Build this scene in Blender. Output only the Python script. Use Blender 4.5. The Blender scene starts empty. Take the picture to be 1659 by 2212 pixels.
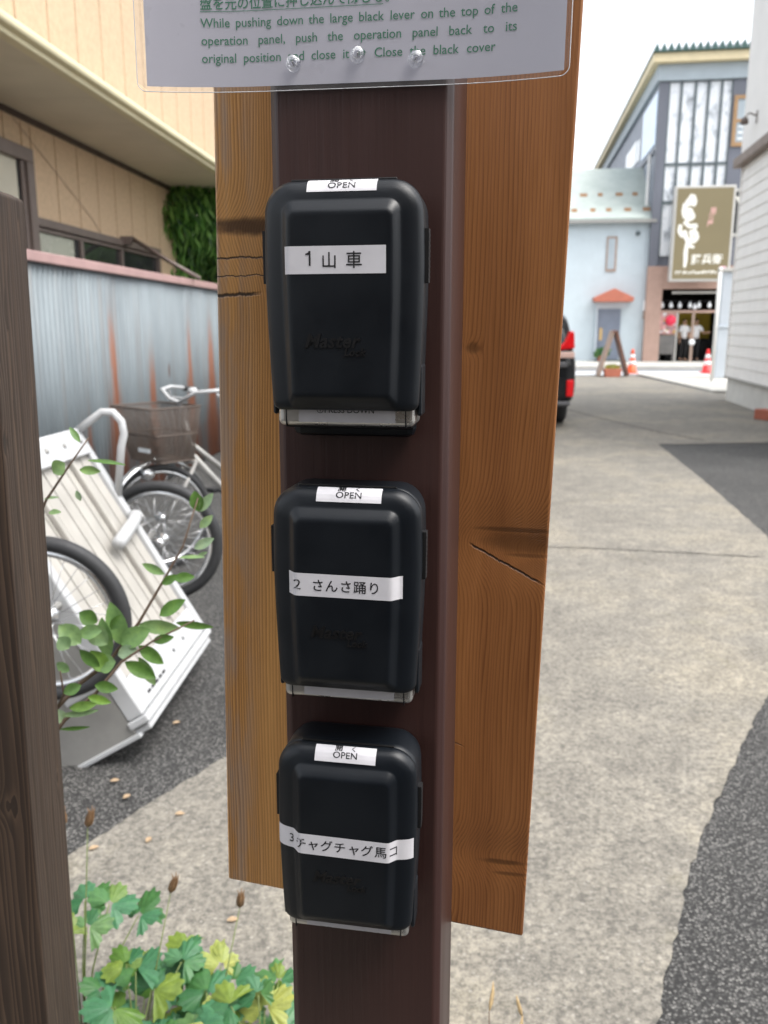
import bpy, bmesh, math, random
from math import sin, cos, pi, radians as R
from mathutils import Vector, Matrix, Euler
random.seed(7)
S = bpy.context.scene
COL = S.collection

# ------------------------------------------------------------------ camera, world, sun, exposure
cd = bpy.data.cameras.new("Camera"); cam = bpy.data.objects.new("Camera", cd); COL.objects.link(cam)
cam.location = (0, 0, 1.5); cam.rotation_euler = (R(90 - 12.2), 0, 0)
cd.sensor_fit = 'VERTICAL'; cd.sensor_height = 36.0; cd.lens = 36.0 * 1850 / 2212
cd.clip_start = 0.02; cd.clip_end = 2000
cd.dof.use_dof = True; cd.dof.focus_distance = 0.60; cd.dof.aperture_fstop = 12.0
S.camera = cam
S.view_settings.view_transform = 'Standard'; S.view_settings.look = 'None'
S.view_settings.gamma = 1.0; S.view_settings.use_curve_mapping = False
S.view_settings.exposure = 1.62
SUN_EL, SUN_AZ = 62.0, 120.0            # soft, from the right (compass-style: 0 = +Y, clockwise)
W = bpy.data.worlds.new("World"); S.world = W; W.use_nodes = True
wn, wl = W.node_tree.nodes, W.node_tree.links
wn.clear()
sky = wn.new('ShaderNodeTexSky'); sky.sky_type = 'NISHITA'; sky.sun_disc = False
sky.sun_elevation = R(SUN_EL); sky.sun_rotation = R(SUN_AZ)
sky.air_density = 1.0; sky.dust_density = 4.0; sky.ozone_density = 1.0
hs = wn.new('ShaderNodeHueSaturation'); hs.inputs['Saturation'].default_value = 0.22; hs.inputs['Value'].default_value = 1.0
bg = wn.new('ShaderNodeBackground'); bg.inputs['Strength'].default_value = 0.15
wo = wn.new('ShaderNodeOutputWorld')
wl.new(sky.outputs[0], hs.inputs['Color']); wl.new(hs.outputs[0], bg.inputs['Color']); wl.new(bg.outputs[0], wo.inputs['Surface'])
sd = bpy.data.lights.new("Sun", 'SUN'); sun = bpy.data.objects.new("Sun", sd); COL.objects.link(sun)
sd.energy = 0.5; sd.angle = R(25); sd.color = (1.0, 0.95, 0.88)
az, el = R(SUN_AZ), R(SUN_EL)
sdir = Vector((sin(az) * cos(el), cos(az) * cos(el), sin(el)))
sun.rotation_euler = sdir.to_track_quat('Z', 'Y').to_euler(); sun.location = sdir * 30

# ------------------------------------------------------------------ object helpers
def tag(o, label=None, cat=None, group=None, kind=None):
    if label: o['label'] = label
    if cat: o['category'] = cat
    if group: o['group'] = group
    if kind: o['kind'] = kind
    return o
def empty(name, loc=(0, 0, 0), rz=0.0, rot=None):
    o = bpy.data.objects.new(name, None); COL.objects.link(o)
    o.location = loc; o.rotation_euler = rot if rot else (0, 0, rz); o.empty_display_size = 0.1
    return o
def copy_tree(o, parent=None):
    c = o.copy(); COL.objects.link(c); c.parent = parent
    for ch in list(o.children): copy_tree(ch, c)
    return c
class MB:
    def __init__(s): s.v = []; s.f = []; s.sm = []; s.mi = []
    def add(s, vs, fs, smooth=False, mi=0):
        b = len(s.v); s.v += [tuple(p) for p in vs]
        for f in fs: s.f.append(tuple(b + i for i in f)); s.sm.append(smooth); s.mi.append(mi)
        return s
    def box(s, x0, x1, y0, y1, z0, z1, M=None, mi=0):
        vs = [Vector(p) for p in ((x0,y0,z0),(x1,y0,z0),(x1,y1,z0),(x0,y1,z0),(x0,y0,z1),(x1,y0,z1),(x1,y1,z1),(x0,y1,z1))]
        if M: vs = [M @ p for p in vs]
        return s.add(vs, [(0,3,2,1),(4,5,6,7),(0,1,5,4),(1,2,6,5),(2,3,7,6),(3,0,4,7)], False, mi)
    def prism(s, pts, ax, lo, hi, mi=0, smooth=False):
        # polygon pts (2D) extruded along axis ax ('x','y','z')
        def m(p, h):
            return {'x': (h, p[0], p[1]), 'y': (p[0], h, p[1]), 'z': (p[0], p[1], h)}[ax]
        n = len(pts); vs = [m(p, lo) for p in pts] + [m(p, hi) for p in pts]
        fs = [tuple(range(n))[::-1], tuple(range(n, 2 * n))] + [(i, (i + 1) % n, n + (i + 1) % n, n + i) for i in range(n)]
        return s.add(vs, fs, smooth, mi)
    def tube(s, pts, r, n=8, closed=False, mi=0, cap=True):
        pts = [Vector(p) for p in pts]; m = len(pts)
        rs = r if isinstance(r, (list, tuple)) else [r] * m
        ref = None; vs = []
        for i, p in enumerate(pts):
            a = pts[(i - 1) % m] if (closed or i > 0) else p
            b = pts[(i + 1) % m] if (closed or i < m - 1) else p
            t = (b - a).normalized()
            if ref is None:
                ref = Vector((0, 0, 1)) if abs(t.z) < 0.9 else Vector((1, 0, 0))
            u = (ref - t * ref.dot(t)).normalized(); w = t.cross(u); ref = u
            for k in range(n):
                q = 2 * pi * k / n; vs.append(p + (u * cos(q) + w * sin(q)) * rs[i])
        fs = []
        for i in range(m if closed else m - 1):
            for k in range(n):
                a, b = i * n + k, i * n + (k + 1) % n; c = ((i + 1) % m) * n
                fs.append((a, b, c + (k + 1) % n, c + k))
        if cap and not closed:
            fs.append(tuple(range(n))[::-1]); fs.append(tuple((m - 1) * n + k for k in range(n)))
        return s.add(vs, fs, True, mi)
    def lathe(s, prof, n=20, M=None, mi=0, smooth=True):
        # profile of (r,h) around local z
        vs = []
        for r, h in prof:
            for k in range(n):
                q = 2 * pi * k / n; p = Vector((r * cos(q), r * sin(q), h)); vs.append(M @ p if M else p)
        fs = []
        for i in range(len(prof) - 1):
            for k in range(n):
                fs.append((i * n + k, i * n + (k + 1) % n, (i + 1) * n + (k + 1) % n, (i + 1) * n + k))
        fs.append(tuple(range(n))[::-1]); fs.append(tuple((len(prof) - 1) * n + k for k in range(n)))
        return s.add(vs, fs, smooth, mi)
    def torus(s, R0, r, n=48, m=10, M=None, sy=1.0):
        # ring in local xz plane, axis y
        vs = []
        for i in range(n):
            a = 2 * pi * i / n
            for k in range(m):
                b = 2 * pi * k / m; q = R0 + r * cos(b); p = Vector((q * cos(a), r * sy * sin(b), q * sin(a))); vs.append(M @ p if M else p)
        fs = [(i*m+k, i*m+(k+1)%m, ((i+1)%n)*m+(k+1)%m, ((i+1)%n)*m+k) for i in range(n) for k in range(m)]
        return s.add(vs, fs, True)
    def build(s, name, mats, parent=None, bevel=0.0, segs=2):
        me = bpy.data.meshes.new(name); me.from_pydata(s.v, [], s.f)
        for m in (mats if isinstance(mats, (list, tuple)) else [mats]): me.materials.append(m)
        me.polygons.foreach_set('use_smooth', s.sm); me.polygons.foreach_set('material_index', s.mi)
        bm = bmesh.new(); bm.from_mesh(me); bmesh.ops.recalc_face_normals(bm, faces=bm.faces); bm.to_mesh(me); bm.free()
        me.update()
        o = bpy.data.objects.new(name, me); COL.objects.link(o); o.parent = parent
        if bevel:
            b = o.modifiers.new('Bevel', 'BEVEL'); b.width = bevel; b.segments = segs; b.limit_method = 'ANGLE'; b.angle_limit = R(35)
        return o

def text_data(body, size=1.0, bold=0.0, shear=0.0, space=1.0, align='LEFT', extrude=0.0):
    """vertices and faces of a line of lettering in the xy plane, baseline at y = 0"""
    cu = bpy.data.curves.new('lettering', 'FONT'); cu.body = body; cu.size = size; cu.offset = bold * size
    cu.shear = shear; cu.space_character = space; cu.align_x = align; cu.resolution_u = 3; cu.extrude = extrude
    o = bpy.data.objects.new('lettering', cu); COL.objects.link(o)
    dg = bpy.context.evaluated_depsgraph_get(); me = bpy.data.meshes.new_from_object(o.evaluated_get(dg))
    vs = [tuple(v.co) for v in me.vertices]; fs = [tuple(p.vertices) for p in me.polygons]
    bpy.data.objects.remove(o); bpy.data.curves.remove(cu); bpy.data.meshes.remove(me)
    return vs, fs
def width(vs): return (max(v[0] for v in vs) - min(v[0] for v in vs)) if vs else 0

# ------------------------------------------------------------------ material helpers
class NT:
    def __init__(s, name):
        s.m = bpy.data.materials.new(name); s.m.use_nodes = True
        s.t = s.m.node_tree; s.n = s.t.nodes; s.l = s.t.links
        s.b = s.n['Principled BSDF']
    def new(s, t, **k):
        n = s.n.new(t)
        for a, b in k.items(): setattr(n, a, b)
        return n
    def link(s, a, b): s.l.new(a, b)
    def inp(s, sock, v):
        if isinstance(v, (int, float, tuple, list)):
            if isinstance(v, (tuple, list)) and len(v) == 3 and sock.type == 'RGBA': v = (*v, 1)
            sock.default_value = v
        else: s.link(v, sock)
    def math(s, op, a, b=0.0, c=None, clamp=False):
        n = s.new('ShaderNodeMath', operation=op); n.use_clamp = clamp
        s.inp(n.inputs[0], a); s.inp(n.inputs[1], b)
        if c is not None: s.inp(n.inputs[2], c)
        return n.outputs[0]
    def coords(s, kind='Object'): return s.new('ShaderNodeTexCoord').outputs[kind]
    def map(s, v, scale=(1,1,1), loc=(0,0,0), rot=(0,0,0)):
        n = s.new('ShaderNodeMapping'); s.link(v, n.inputs[0]); n.inputs['Scale'].default_value = scale
        n.inputs['Location'].default_value = loc; n.inputs['Rotation'].default_value = rot; return n.outputs[0]
    def sep(s, v):
        n = s.new('ShaderNodeSeparateXYZ'); s.link(v, n.inputs[0]); return n.outputs
    def comb(s, x, y, z):
        n = s.new('ShaderNodeCombineXYZ'); s.inp(n.inputs[0], x); s.inp(n.inputs[1], y); s.inp(n.inputs[2], z); return n.outputs[0]
    def noise(s, v, scale=5, detail=4, rough=0.55, dist=0.0):
        n = s.new('ShaderNodeTexNoise'); s.link(v, n.inputs['Vector']); n.inputs['Scale'].default_value = scale
        n.inputs['Detail'].default_value = detail; n.inputs['Roughness'].default_value = rough; n.inputs['Distortion'].default_value = dist
        return n.outputs['Fac']
    def vor(s, v, scale=50, feature='F1', out='Distance', rnd=1.0):
        n = s.new('ShaderNodeTexVoronoi', feature=feature); s.link(v, n.inputs['Vector']); n.inputs['Scale'].default_value = scale
        n.inputs['Randomness'].default_value = rnd; return n.outputs[out]
    def ramp(s, f, *st, interp='LINEAR'):
        n = s.new('ShaderNodeValToRGB'); n.color_ramp.interpolation = interp; s.link(f, n.inputs[0]); e = n.color_ramp.elements
        while len(e) < len(st): e.new(0.5)
        for i, (p, c) in enumerate(st):
            e[i].position = p; e[i].color = (c, c, c, 1) if isinstance(c, (int, float)) else (*c, 1)
        return n.outputs['Color']
    def range(s, v, a, b, c=0.0, d=1.0, smooth=False):
        n = s.new('ShaderNodeMapRange'); n.interpolation_type = 'SMOOTHSTEP' if smooth else 'LINEAR'
        for i, q in enumerate((v, a, b, c, d)): s.inp(n.inputs[i], q)
        return n.outputs[0]
    def mix(s, f, a, b, blend='MIX'):
        n = s.new('ShaderNodeMix', data_type='RGBA', blend_type=blend); s.inp(n.inputs[0], f)
        s.inp(n.inputs[6], a); s.inp(n.inputs[7], b); return n.outputs[2]
    def out(s, color=None, rough=None, bump=None, bd=0.001, bs=1.0, metal=None, spec=None, alpha=None):
        if color is not None: s.inp(s.b.inputs['Base Color'], color)
        if rough is not None: s.inp(s.b.inputs['Roughness'], rough)
        if metal is not None: s.inp(s.b.inputs['Metallic'], metal)
        if spec is not None: s.inp(s.b.inputs['Specular IOR Level'], spec)
        if bump is not None:
            n = s.new('ShaderNodeBump'); n.inputs['Distance'].default_value = bd; n.inputs['Strength'].default_value = bs
            s.link(bump, n.inputs['Height']); s.link(n.outputs[0], s.b.inputs['Normal'])
        return s.m

def plain(name, col, rough=0.6, var=0.12, scale=6.0, metal=0.0, spec=0.5, bump=0.0, bscale=60.0, bd=0.001, streak=False):
    """painted or moulded surface with uneven tone and fine texture"""
    m = NT(name); c = m.coords()
    v = m.map(c, (1, 1, 0.12)) if streak else c
    f = m.noise(v, scale, 5, 0.6)
    dark = tuple(x * (1 - var) for x in col); lite = tuple(min(1, x * (1 + var)) for x in col)
    colr = m.ramp(f, (0.3, dark), (0.7, lite))
    rr = m.range(m.noise(c, scale * 2.3, 3), 0.3, 0.7, max(0.02, rough - 0.07), min(1, rough + 0.07))
    return m.out(colr, rr, m.noise(c, bscale, 3) if bump else None, bd, bump, metal, spec)

# leaf: colour varies leaf by leaf
def leafmat(name, cols, rough=0.45, trans=0.35):
    m = NT(name); g = m.new('ShaderNodeNewGeometry'); c = m.coords()
    n = len(cols); st = [((i + 0.5) / n, q) for i, q in enumerate(cols)]
    col = m.ramp(g.outputs['Random Per Island'], *st)
    col = m.mix(0.5, col, m.ramp(m.noise(c, 70, 5, 0.7), (0.3, (0.35, 0.4, 0.3)), (0.5, (0.9, 0.9, 0.9)), (0.72, (1.5, 1.35, 1.0))), 'MULTIPLY')
    m.out(col, rough)
    tr = m.new('ShaderNodeBsdfTranslucent'); m.link(col, tr.inputs[0])
    mx = m.new('ShaderNodeMixShader'); mx.inputs[0].default_value = trans
    m.link(m.b.outputs[0], mx.inputs[1]); m.link(tr.outputs[0], mx.inputs[2])
    m.link(mx.outputs[0], m.n['Material Output'].inputs[0])
    return m.m

def wood(name, light, dark, period=0.0022, knots=(), cracks=(), grey=None, bump=0.6, rough=0.5, stretch=6.0, warp=0.010, right=None, seed=0.0, contrast=1.0, unfold=False):
    """sawn timber: growth lines along z, pushed aside round knots"""
    m = NT(name); c = m.coords(); x, y, z = m.sep(c)
    if unfold: x = m.math('ADD', x, y); c = m.comb(x, 0.0, z)
    low = m.noise(m.map(c, (3, 3, 0.7 / stretch * 3), (seed, 0, seed)), 3, 2, 0.5)
    u = m.math('MULTIPLY_ADD', m.math('SUBTRACT', low, 0.5), warp * 4, x)
    mid = m.noise(m.map(c, (60, 60, 3), (seed, seed, 0)), 1.0, 2, 0.5)
    u = m.math('MULTIPLY_ADD', m.math('SUBTRACT', mid, 0.5), period * 3.2, u)
    kd = None
    for (kx, kz, rx, rz, amp, drk) in knots:
        dx = m.math('DIVIDE', m.math('SUBTRACT', x, kx), rx); dz = m.math('DIVIDE', m.math('SUBTRACT', z, kz), rz)
        d2 = m.math('ADD', m.math('MULTIPLY', dx, dx), m.math('MULTIPLY', dz, dz))
        g = m.math('POWER', 2.718, m.math('MULTIPLY', d2, -1.0))
        u = m.math('MULTIPLY_ADD', g, amp, u)
        core = m.math('MULTIPLY', m.range(m.math('ADD', d2, m.math('MULTIPLY', m.noise(m.map(c, (90, 90, 160)), 1, 3), 0.6)), 0.35, 1.1, 1, 0, True), drk)
        kd = core if kd is None else m.math('MAXIMUM', kd, core)
    ph = m.math('FRACT', m.math('DIVIDE', u, period))
    line = m.math('POWER', ph, 2.2)
    line = m.math('MULTIPLY', line, m.range(m.noise(m.map(c, (25, 25, 2), (seed, 0, 1)), 1, 2), 0.3, 0.7, 0.35 * contrast, 1.0 * contrast))
    fib = m.noise(m.map(c, (900, 900, 25)), 1, 2)
    tone = m.noise(m.map(c, (22, 22, 2.2), (seed + 3, 0, 0)), 1, 3)
    col = m.mix(m.math('MULTIPLY', line, 0.75, clamp=True), light, dark)
    col = m.mix(0.7, col, m.ramp(tone, (0.28, (0.60, 0.52, 0.46)), (0.72, (1.12, 1.12, 1.1))), 'MULTIPLY')
    col = m.mix(0.25, col, m.ramp(fib, (0.3, 0.5), (0.7, 1.1)), 'MULTIPLY')
    if right:      # timber darker towards one edge: heartwood tone plus painted-in shade
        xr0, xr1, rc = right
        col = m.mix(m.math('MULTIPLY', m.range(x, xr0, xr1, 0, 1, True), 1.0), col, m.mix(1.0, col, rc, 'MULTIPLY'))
    if grey:       # weathered silver streaks
        gc, gx0, gx1, amt = grey
        gf = m.math('MULTIPLY', m.range(x, gx0, gx1, 1, 0, True), m.range(m.noise(m.map(c, (55, 55, 6)), 1, 4, 0.65), 0.42, 0.58, 0, amt))
        col = m.mix(gf, col, m.mix(m.math('MULTIPLY', line, 0.6, clamp=True), gc, tuple(q * 0.55 for q in gc)))
    h = m.math('MULTIPLY_ADD', fib, 0.3, m.math('MULTIPLY', line, -0.8))
    if kd is not None:
        col = m.mix(kd, col, tuple(q * 0.20 for q in dark)); h = m.math('MULTIPLY_ADD', kd, -0.5, h)
    for (x0, x1, z0, wd, slope, amp) in cracks:   # torn or split lines across the grain
        nz = m.math('MULTIPLY', m.math('SUBTRACT', m.noise(m.comb(m.math('MULTIPLY', x, 90), z0 * 37, 0), 1, 4, 0.7), 0.5), amp)
        zz = m.math('SUBTRACT', m.math('SUBTRACT', z, z0), m.math('ADD', nz, m.math('MULTIPLY', x, slope)))
        cr = m.range(m.math('ABSOLUTE', zz), wd * 0.3, wd, 1, 0, True)
        cr = m.math('MULTIPLY', cr, m.math('MULTIPLY', m.range(x, x0, x0 + 0.004), m.range(x, x1 - 0.01, x1, 1, 0)))
        col = m.mix(m.math('MULTIPLY', cr, 0.9), col, (0.012, 0.008, 0.006)); h = m.math('MULTIPLY_ADD', cr, -3.0, h)
    return m.out(col, m.range(fib, 0.3, 0.7, rough - 0.06, rough + 0.1), h, 0.0006, bump)

M = {}
# foreground timber, coordinates in metres from each timber's own base
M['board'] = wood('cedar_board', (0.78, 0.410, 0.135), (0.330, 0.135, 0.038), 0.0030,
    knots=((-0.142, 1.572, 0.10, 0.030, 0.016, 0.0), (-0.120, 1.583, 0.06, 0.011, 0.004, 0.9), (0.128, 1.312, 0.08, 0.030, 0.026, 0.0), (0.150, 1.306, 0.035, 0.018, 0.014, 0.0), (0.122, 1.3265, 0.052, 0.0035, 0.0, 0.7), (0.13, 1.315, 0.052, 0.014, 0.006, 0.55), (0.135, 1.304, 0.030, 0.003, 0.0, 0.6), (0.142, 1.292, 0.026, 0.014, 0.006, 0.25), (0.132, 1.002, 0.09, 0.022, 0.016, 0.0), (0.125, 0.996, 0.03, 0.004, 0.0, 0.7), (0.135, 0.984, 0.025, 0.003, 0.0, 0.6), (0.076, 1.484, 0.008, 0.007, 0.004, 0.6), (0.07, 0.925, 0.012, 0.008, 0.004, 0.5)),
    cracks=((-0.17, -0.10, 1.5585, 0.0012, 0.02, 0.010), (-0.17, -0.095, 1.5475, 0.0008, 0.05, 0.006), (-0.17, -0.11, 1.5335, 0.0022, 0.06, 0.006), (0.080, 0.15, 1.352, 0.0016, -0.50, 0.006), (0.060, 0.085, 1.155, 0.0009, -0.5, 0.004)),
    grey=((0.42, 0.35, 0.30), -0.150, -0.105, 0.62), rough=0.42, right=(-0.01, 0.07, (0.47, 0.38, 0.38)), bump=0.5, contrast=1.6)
M['fence_wood'] = wood('weathered_fence_timber', (0.042, 0.026, 0.017), (0.135, 0.088, 0.058), 0.0072,
    knots=((0.004, 1.474, 0.010, 0.024, 0.010, 0.9), (0.006, 1.380, 0.0065, 0.016, 0.007, 0.9), (0.03, 1.515, 0.006, 0.012, 0.005, 0.3), (-0.045, 0.955, 0.022, 0.020, 0.016, 0.3), (0.078, 0.945, 0.007, 0.016, 0.007, 0.3)),
    rough=0.7, warp=0.006, bump=1.0, seed=5.0, contrast=1.6, unfold=True)
def painted_post():
    m = NT('dark_brown_paint'); c = m.coords()
    st = m.noise(m.map(c, (260, 260, 6)), 1, 4, 0.6); big = m.noise(m.map(c, (9, 9, 1.5)), 1, 3)
    col = m.mix(st, (0.034, 0.0145, 0.0125), (0.057, 0.0250, 0.0205))
    col = m.mix(0.6, col, m.ramp(big, (0.3, (0.7, 0.66, 0.62)), (0.7, (1.2, 1.2, 1.25))), 'MULTIPLY')
    sp = m.vor(m.map(c, (1, 1, 0.6)), 140); spk = m.math('MULTIPLY', m.range(sp, 0.03, 0.07, 1, 0), m.range(m.noise(c, 30, 2), 0.6, 0.7))
    col = m.mix(m.math('MULTIPLY', spk, 0.6), col, (0.22, 0.14, 0.10))
    return m.out(col, m.range(big, 0.3, 0.7, 0.33, 0.5), st, 0.0005, 0.5)
M['post'] = painted_post()
def edge_worn():
    m = NT('worn_post_edge'); c = m.coords(); f = m.noise(m.map(c, (200, 200, 25)), 1, 4, 0.7)
    col = m.ramp(f, (0.4, (0.055, 0.035, 0.03)), (0.62, (0.085, 0.06, 0.05)), (0.72, (0.24, 0.17, 0.12)))
    return m.out(col, 0.5)
def black_plastic():
    m = NT('black_moulded_plastic'); c = m.coords()
    g = m.noise(c, 1400, 2); b = m.noise(c, 25, 4)
    col = m.ramp(b, (0.3, (0.0034, 0.0052, 0.0080)), (0.7, (0.0054, 0.0078, 0.0112)))
    return m.out(col, m.range(b, 0.3, 0.7, 0.36, 0.46), g, 0.00012, 0.5, spec=0.36)
M['black'] = black_plastic()
M['black_gloss'] = plain('embossed_black_lettering', (0.003, 0.003, 0.0035), 0.40, 0.1, 30)
M['black_rubber'] = plain('black_ribbed_grip', (0.008, 0.008, 0.009), 0.55, 0.1, 40)
M['silver'] = plain('satin_silver_metal', (0.62, 0.61, 0.58), 0.30, 0.08, 40, metal=0.85)
def sticker_mat():
    m = NT('white_label_tape'); c = m.coords(); f = m.noise(c, 60, 3)
    return m.out(m.ramp(f, (0.3, (0.62, 0.61, 0.64)), (0.7, (0.69, 0.68, 0.71))), 0.38, m.noise(c, 260, 2), 0.0001, 0.25)
M['label'] = sticker_mat()
M['ink'] = plain('black_print', (0.012, 0.012, 0.014), 0.45, 0.1)
M['paper'] = plain('printer_paper', (0.66, 0.64, 0.71), 0.32, 0.02, 12, bump=0.15, bscale=35, bd=0.0008)
M['green_ink'] = plain('green_print', (0.03, 0.235, 0.125), 0.4, 0.06)
def film():
    m = NT('laminating_film'); c = m.coords()
    gl = m.new('ShaderNodeBsdfGlossy'); gl.inputs['Roughness'].default_value = 0.12
    tr = m.new('ShaderNodeBsdfTransparent'); tr.inputs[0].default_value = (0.93, 0.94, 0.95, 1)
    df = m.new('ShaderNodeBsdfDiffuse'); df.inputs[0].default_value = (0.7, 0.7, 0.72, 1)
    fr = m.new('ShaderNodeFresnel'); fr.inputs[0].default_value = 1.45
    m1 = m.new('ShaderNodeMixShader'); m1.inputs[0].default_value = 0.10; m2 = m.new('ShaderNodeMixShader')
    m.link(tr.outputs[0], m1.inputs[1]); m.link(df.outputs[0], m1.inputs[2])
    m.link(fr.outputs[0], m2.inputs[0]); m.link(m1.outputs[0], m2.inputs[1]); m.link(gl.outputs[0], m2.inputs[2])
    m.link(m2.outputs[0], m.n['Material Output'].inputs[0]); return m.m
M['film'] = film()
M['film_edge'] = plain('film_edge', (0.75, 0.75, 0.76), 0.25, 0.03)
def clear_plastic():
    m = NT('clear_plastic'); tr = m.new('ShaderNodeBsdfTransparent'); tr.inputs[0].default_value = (0.90, 0.91, 0.93, 1)
    gl = m.new('ShaderNodeBsdfGlossy'); gl.inputs['Roughness'].default_value = 0.06
    lw = m.new('ShaderNodeLayerWeight'); lw.inputs[0].default_value = 0.35
    f = m.math('MULTIPLY_ADD', lw.outputs['Facing'], 0.45, 0.05)
    df = m.new('ShaderNodeBsdfTranslucent'); df.inputs[0].default_value = (0.9, 0.9, 0.93, 1)
    m0 = m.new('ShaderNodeMixShader'); m0.inputs[0].default_value = 0.14; m.link(tr.outputs[0], m0.inputs[1]); m.link(df.outputs[0], m0.inputs[2])
    mx = m.new('ShaderNodeMixShader'); m.link(f, mx.inputs[0]); m.link(m0.outputs[0], mx.inputs[1]); m.link(gl.outputs[0], mx.inputs[2])
    m.link(mx.outputs[0], m.n['Material Output'].inputs[0]); return m.m
M['clear'] = clear_plastic()
M['steel'] = plain('steel_needle', (0.35, 0.34, 0.33), 0.3, 0.1, 60, metal=1.0)

# ground
def concrete():
    m = NT('worn_aggregate_concrete'); c = m.coords()
    n1 = m.noise(c, 0.9, 5, 0.6); n2 = m.noise(c, 6, 6, 0.65); n3 = m.noise(c, 34, 4, 0.6)
    col = m.ramp(n2, (0.30, (0.150, 0.141, 0.125)), (0.5, (0.190, 0.179, 0.157)), (0.72, (0.240, 0.224, 0.192)))
    col = m.mix(0.55, col, m.ramp(n1, (0.38, (0.76, 0.76, 0.76)), (0.50, (0.98, 0.98, 0.97)), (0.62, (1.32, 1.27, 1.14))), 'MULTIPLY')
    col = m.mix(0.55, col, m.ramp(m.math('MULTIPLY_ADD', m.noise(c, 70, 4, 0.75), 0.75, m.math('MULTIPLY', n3, 0.25)), (0.40, (0.22, 0.22, 0.22)), (0.60, (1.75, 1.72, 1.64))), 'MULTIPLY')
    v1 = m.vor(c, 85, out='Color'); d1 = m.vor(c, 85)
    r = m.sep(v1)[0]
    peb = m.math('MULTIPLY', m.range(d1, 0.28, 0.48, 1, 0), m.range(r, 0.52, 0.60))
    col = m.mix(m.math('MULTIPLY', peb, 0.42), col, m.ramp(m.sep(v1)[1], (0.1, (0.08, 0.078, 0.075)), (0.45, (0.18, 0.17, 0.15)), (0.7, (0.28, 0.265, 0.23)), (0.95, (0.40, 0.38, 0.34))))
    v2 = m.vor(c, 21, out='Color'); d2 = m.vor(c, 21)
    st = m.math('MULTIPLY', m.range(d2, 0.12, 0.2, 1, 0), m.range(m.sep(v2)[2], 0.90, 0.93))
    col = m.mix(m.math('MULTIPLY', st, 0.45), col, m.ramp(m.sep(v2)[0], (0.2, (0.40, 0.36, 0.29)), (0.9, (0.50, 0.47, 0.41))))
    moss = m.range(m.noise(c, 1.7, 5, 0.7), 0.58, 0.74, 0, 0.30)
    col = m.mix(moss, col, (0.20, 0.18, 0.10))
    h = m.math('ADD', m.math('MULTIPLY', n3, 0.6), m.math('MULTIPLY', peb, 0.5))
    return m.out(col, 0.85, h, 0.003, 0.35)
M['concrete'] = concrete()
def asphalt():
    m = NT('coarse_asphalt'); c = m.coords()
    d = m.vor(c, 135); k = m.sep(m.vor(c, 135, out='Color'))
    col = m.ramp(k[0], (0.15, (0.042, 0.042, 0.042)), (0.6, (0.092, 0.091, 0.089)), (0.95, (0.20, 0.197, 0.19)))
    col = m.mix(m.range(d, 0.35, 0.62), col, (0.017, 0.017, 0.017))
    n = m.noise(c, 1.4, 5, 0.6)
    col = m.mix(0.6, col, m.ramp(n, (0.3, (0.65, 0.64, 0.62)), (0.7, (1.25, 1.24, 1.2))), 'MULTIPLY')
    return m.out(col, 0.8, m.math('SUBTRACT', 1.0, d), 0.005, 0.5)
M['asphalt'] = asphalt()
M['pale_concrete'] = plain('pale_concrete', (0.42, 0.41, 0.38), 0.8, 0.12, 2.5, bump=0.3, bscale=80)
M['road'] = plain('street_asphalt', (0.16, 0.165, 0.17), 0.85, 0.15, 3, bump=0.4, bscale=120)
M['line'] = plain('white_road_paint', (0.45, 0.47, 0.49), 0.7, 0.1, 4)
M['groove'] = plain('grey_groove', (0.19, 0.185, 0.17), 0.8, 0.1, 10)
M['joint'] = plain('dark_joint', (0.06, 0.055, 0.05), 0.9, 0.2, 10)

# background materials
M['peach'] = plain('peach_stucco_siding', (0.61, 0.45, 0.295), 0.75, 0.10, 22, bump=0.55, bscale=55, bd=0.006)
M['cream_trim'] = plain('cream_trim_paint', (0.66, 0.60, 0.40), 0.5, 0.06, 3)
M['soffit'] = plain('taupe_soffit_board', (0.62, 0.565, 0.44), 0.7, 0.05, 2)
M['brown_trim'] = plain('dark_brown_trim', (0.05, 0.028, 0.02), 0.5, 0.12, 5)
M['bronze'] = plain('bronze_aluminium', (0.155, 0.120, 0.105), 0.45, 0.08, 6)
M['blind'] = plain('pale_blind', (0.55, 0.52, 0.42), 0.5, 0.06, 3)
M['dark_glass'] = plain('dark_window_glass', (0.028, 0.030, 0.030), 0.08, 0.15, 1.5)
M['frost_glass'] = plain('frosted_pane', (0.42, 0.43, 0.36), 0.25, 0.07, 2)
M['pink'] = plain('faded_pink_metal', (0.40, 0.26, 0.25), 0.55, 0.10, 4, bump=0.2)
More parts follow.
